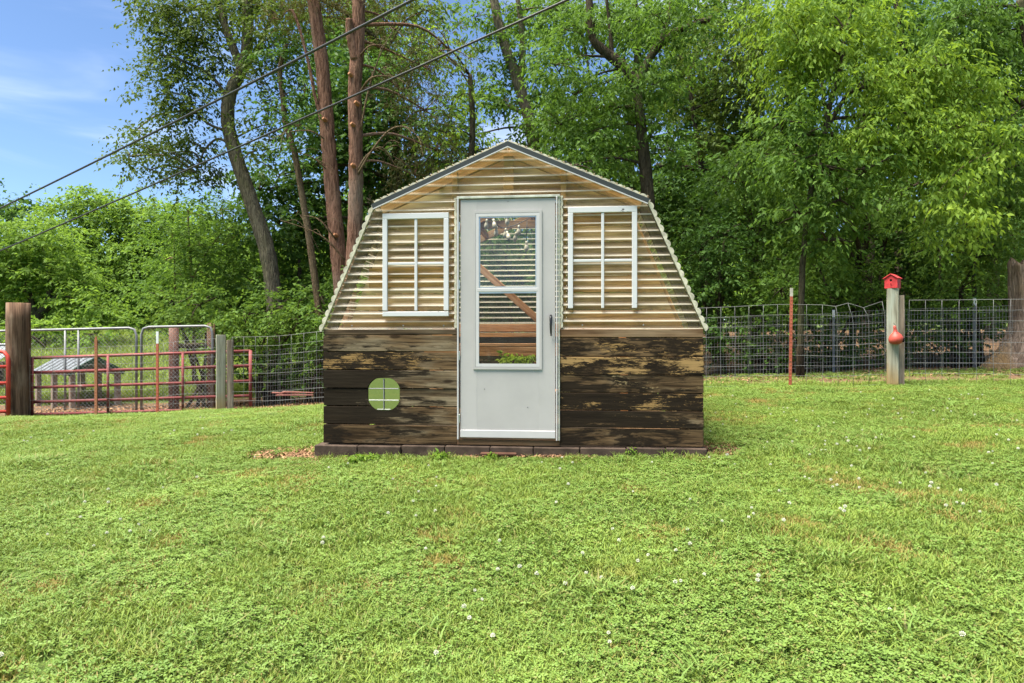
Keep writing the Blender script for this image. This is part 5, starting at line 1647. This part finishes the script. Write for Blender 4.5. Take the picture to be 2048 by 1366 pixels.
def lawn_points():
    g = np.random.default_rng(5)
    n = 84000
    y = 1.2 + (11.9 - 1.2) * g.random(n) ** .80
    x = (g.random(n) * 2 - 1) * (1.6 + y * .86)
    ll = lawn_line(x)
    keep = y < ll + .25 + .25 * g.random(n)
    # shed footprint and bare soil
    c, s = math.cos(-SA), math.sin(-SA)
    lx = (x - SC.x) * c - (y - SC.y) * s; ly = (x - SC.x) * s + (y - SC.y) * c
    keep &= ~((np.abs(lx) < 1.68) & (ly > -.085) & (ly < SD + .05))
    d1 = np.hypot((lx + 1.9) / .45, (ly - .05) / .22); d2 = np.hypot((lx - 1.75) / .22, (ly - .15) / .25)
    d3 = np.hypot((lx - .1) / .5, (ly + .06) / .09)
    dm = np.minimum(np.minimum(d1, d2), d3)
    keep &= ~((dm < 1) & (g.random(n) < .88))
    thin = vnoise(x, y, .42, 3)
    bare = np.hypot((x + 1.0) / .30, (y - 4.05) / .2)
    keep &= ~((bare < 1) & (g.random(n) < .55))
    keep &= ~((thin < .22) & (g.random(n) < .45))
    x, y = x[keep], y[keep]; n = len(x)
    a = vnoise(x, y, .55, 1) * .6 + vnoise(x, y, .16, 2) * .4
    b = vnoise(x, y, .38, 8) * .6 + vnoise(x, y, .12, 9) * .4
    k = g.choice([0, 1, 2], n)
    cl = (a + .22 * g.normal(size=n)) > .58
    k[cl] = g.choice([3, 4], cl.sum())
    dr = (b + .09 * g.normal(size=n)) > .755
    k[dr] = 5
    co = (vnoise(x, y, .3, 14) > .80) & (g.random(n) < .35)
    k[co] = 6
    ed = (y > lawn_line(x) - .05) & (g.random(n) < .4)
    k[ed] = 7
    lx = (x - SC.x) * c - (y - SC.y) * s; ly = (x - SC.x) * s + (y - SC.y) * c
    ed2 = (np.abs(lx) < 1.8) & (ly > -.22) & (ly < 0) & (g.random(n) < .25)
    k[ed2] = 7
    sc = (.75 + .5 * g.random(n)) * (.85 + .35 * vnoise(x, y, .8, 21))
    sc[k == 7] *= .65
    return x, y, k, sc, g.random(n) * 6.283
x, y, k, sc, rot = lawn_points()
def scatter(name, x, y, k, sc, rot, label, cat, z=None):
    me = bpy.data.meshes.new(name)
    co = np.stack([x, y, gz(x, y) if z is None else z], 1)
    me.vertices.add(len(x)); me.vertices.foreach_set('co', co.astype(np.float32).ravel())
    a = me.attributes.new('kind_i', 'INT', 'POINT'); a.data.foreach_set('value', k.astype(np.int32))
    a = me.attributes.new('size_f', 'FLOAT', 'POINT'); a.data.foreach_set('value', sc.astype(np.float32))
    a = me.attributes.new('turn', 'FLOAT_VECTOR', 'POINT'); a.data.foreach_set('vector', np.stack([rot * 0, rot * 0, rot], 1).astype(np.float32).ravel())
    o = link(name, me)
    ng = bpy.data.node_groups.new(name, 'GeometryNodeTree')
    ng.interface.new_socket('Geometry', in_out='INPUT', socket_type='NodeSocketGeometry')
    ng.interface.new_socket('Geometry', in_out='OUTPUT', socket_type='NodeSocketGeometry')
    N = ng.nodes
    gi = N.new('NodeGroupInput'); go = N.new('NodeGroupOutput')
    ci = N.new('GeometryNodeCollectionInfo'); ci.inputs['Collection'].default_value = tufts
    ci.inputs['Separate Children'].default_value = True; ci.inputs['Reset Children'].default_value = True
    ip = N.new('GeometryNodeInstanceOnPoints'); ip.inputs['Pick Instance'].default_value = True
    def na(nm, dt):
        q = N.new('GeometryNodeInputNamedAttribute'); q.data_type = dt; q.inputs['Name'].default_value = nm
        return next(s for s in q.outputs if s.enabled and s.name == 'Attribute')
    ng.links.new(gi.outputs[0], ip.inputs['Points'])
    ng.links.new(ci.outputs[0], ip.inputs['Instance'])
    ng.links.new(na('kind_i', 'INT'), ip.inputs['Instance Index'])
    ng.links.new(na('size_f', 'FLOAT'), ip.inputs['Scale'])
    ng.links.new(na('turn', 'FLOAT_VECTOR'), ip.inputs['Rotation'])
    ng.links.new(ip.outputs[0], go.inputs[0])
    md = o.modifiers.new('scatter', 'NODES'); md.node_group = ng
    tag(o, label, cat, kind='stuff')
    return o
scatter('lawn_grass', x, y, k, sc, rot, 'short mown grass and clover covering the lawn', 'grass')
# pasture beyond the gates
g = np.random.default_rng(9)
n = 7000
py = 16.3 + 22 * g.random(n) ** 1.3; px = -(py * (.30 + .62 * g.random(n)))
scatter('pasture_grass', px, py, g.choice([7, 7, 1, 5], n, p=[.45, .3, .2, .05]), 1.6 + py * .09 + g.random(n), g.random(n) * 6.28, 'longer grass on the pasture beyond the chain-link gates', 'grass')
# sparse green under the wire on the right
n = 700
px = 2.2 + 9 * g.random(n); py = lawn_line(px) + .2 + 3.3 * g.random(n)
scatter('bank_grass', px, py, g.choice([2, 4, 0], n), 1.0 + .8 * g.random(n), g.random(n) * 6.28, 'thin grass growing between the two fences on the right', 'grass')

# leaf litter on the earth
def litter(name, xs, ys, label, seed, s=.045):
    g = np.random.default_rng(seed)
    n = len(xs); z = gz(xs, ys) + .006 + .02 * g.random(n)
    a = g.random(n) * 6.28; t = g.normal(size=(n, 2)) * .35
    L = s * (.5 + g.random(n)); W = L * .45
    d = np.stack([np.cos(a), np.sin(a), t[:, 0]], 1); w_ = np.stack([-np.sin(a), np.cos(a), t[:, 1]], 1)
    b = np.stack([xs, ys, z], 1)
    V = np.stack([b - d * L[:, None] / 2, b + w_ * W[:, None] / 2, b + d * L[:, None] / 2, b - w_ * W[:, None] / 2], 1).reshape(-1, 3)
    i = np.arange(n) * 4
    F = np.stack([np.stack([i, i + 1, i + 2], 1), np.stack([i, i + 2, i + 3], 1)], 1).reshape(-1, 3)
    t_ = NT(name); gg = t_.n('NewGeometry')
    c = t_.mix(gg.outputs['Random Per Island'], (.10, .050, .026), (.34, .205, .115))
    o = link(name, np_tris(name, V, F, t_.done(t_.pbr(c, .9, .1))))
    tag(o, label, 'leaf litter', kind='stuff')
n = 16000
px = -10 + 8.6 * g.random(n); py = lawn_line(px) + .1 + 3.6 * g.random(n)
litter('leaf_litter', px, py, 'reddish-brown leaf litter on the earth behind the left fence', 31, .06)
n = 3000
px = 2.2 + 9 * g.random(n); py = lawn_line(px) + 1.2 + 4 * g.random(n)
litter('bank_litter', px, py, 'brown leaf litter on the bank under the right trees', 32, .06)
n = 900
lx = -2.3 + .75 * g.random(n); ly = -.12 + .5 * g.random(n)
lx = np.concatenate([lx, -.45 + 1.2 * g.random(500), 1.62 + .3 * g.random(250)]); ly = np.concatenate([ly, -.13 + .07 * g.random(500), .0 + .45 * g.random(250)])
c, s = math.cos(SA), math.sin(SA)
litter('mulch', SC.x + lx * c - ly * s, SC.y + lx * s + ly * c, 'shredded brown mulch on the bare soil round the shed foot', 33, .035)

# white clover heads: the near ones are counted, the far ones are a scatter
def flower_mesh(simple=False):
    V, F = [], []
    rr = random.Random(2)
    v, f = tube_geo([(0, 0, -.05), (.002, 0, -.004)], .0011, 4, False)
    V += v; F += f
    nst = len(f)
    for i in range(26):
        zc = 1 - 2 * (i + .5) / 26; a = i * 2.39996
        r = math.sqrt(1 - zc * zc)
        d = Vector((r * math.cos(a), r * math.sin(a), zc))
        if d.z < -.55: d.z *= .5
        b = d * .003; e = d * .0108 + Vector((0, 0, .002)); t = d.orthogonal().normalized(); q = d.cross(t)
        o = len(V)
        V += [tuple(b), tuple(b.lerp(e, .65) + t * .0022), tuple(e), tuple(b.lerp(e, .65) - t * .0022), tuple(b.lerp(e, .65) + q * .0022), tuple(b.lerp(e, .65) - q * .0022)]
        F += [(o, o + 1, o + 2, o + 3), (o, o + 4, o + 2, o + 5)]
    me = mesh('clover_flower', V, F, M['stem'])
    me.materials.append(M['flower'])
    for i, p in enumerate(me.polygons): p.material_index = 0 if i < nst else 1
    return me
fm = flower_mesh()
g = np.random.default_rng(77)
spots = []
while len(spots) < 200:
    yy = 2.4 + 6.4 * g.random() ** .9; xx = (g.random() * 2 - 1) * (.78 * yy)
    den = float(vnoise(np.array([xx]), np.array([yy]), .8, 41)[0]) + (.16 if xx > .18 * yy else 0) * (yy > 4.0) + (.1 if xx < -.45 * yy and yy < 3.6 else 0)
    if den < .36 + .34 * g.random(): continue
    lx = xx - SC.x; 
    if abs(lx) < 1.75 and yy > 5.5: continue
    spots.append((xx, yy))
for i, (xx, yy) in enumerate(spots):
    s = .72 + .45 * g.random()
    o = link('clover_flower', fm, None, (xx, yy, G(xx, yy) + .036 + .014 * g.random()), (g.normal() * .25, g.normal() * .25, g.random() * 6.28))
    o.scale = (s, s, s)
    tag(o, 'small white clover flower head standing in the lawn', 'flower', 'white clover flowers in the lawn')
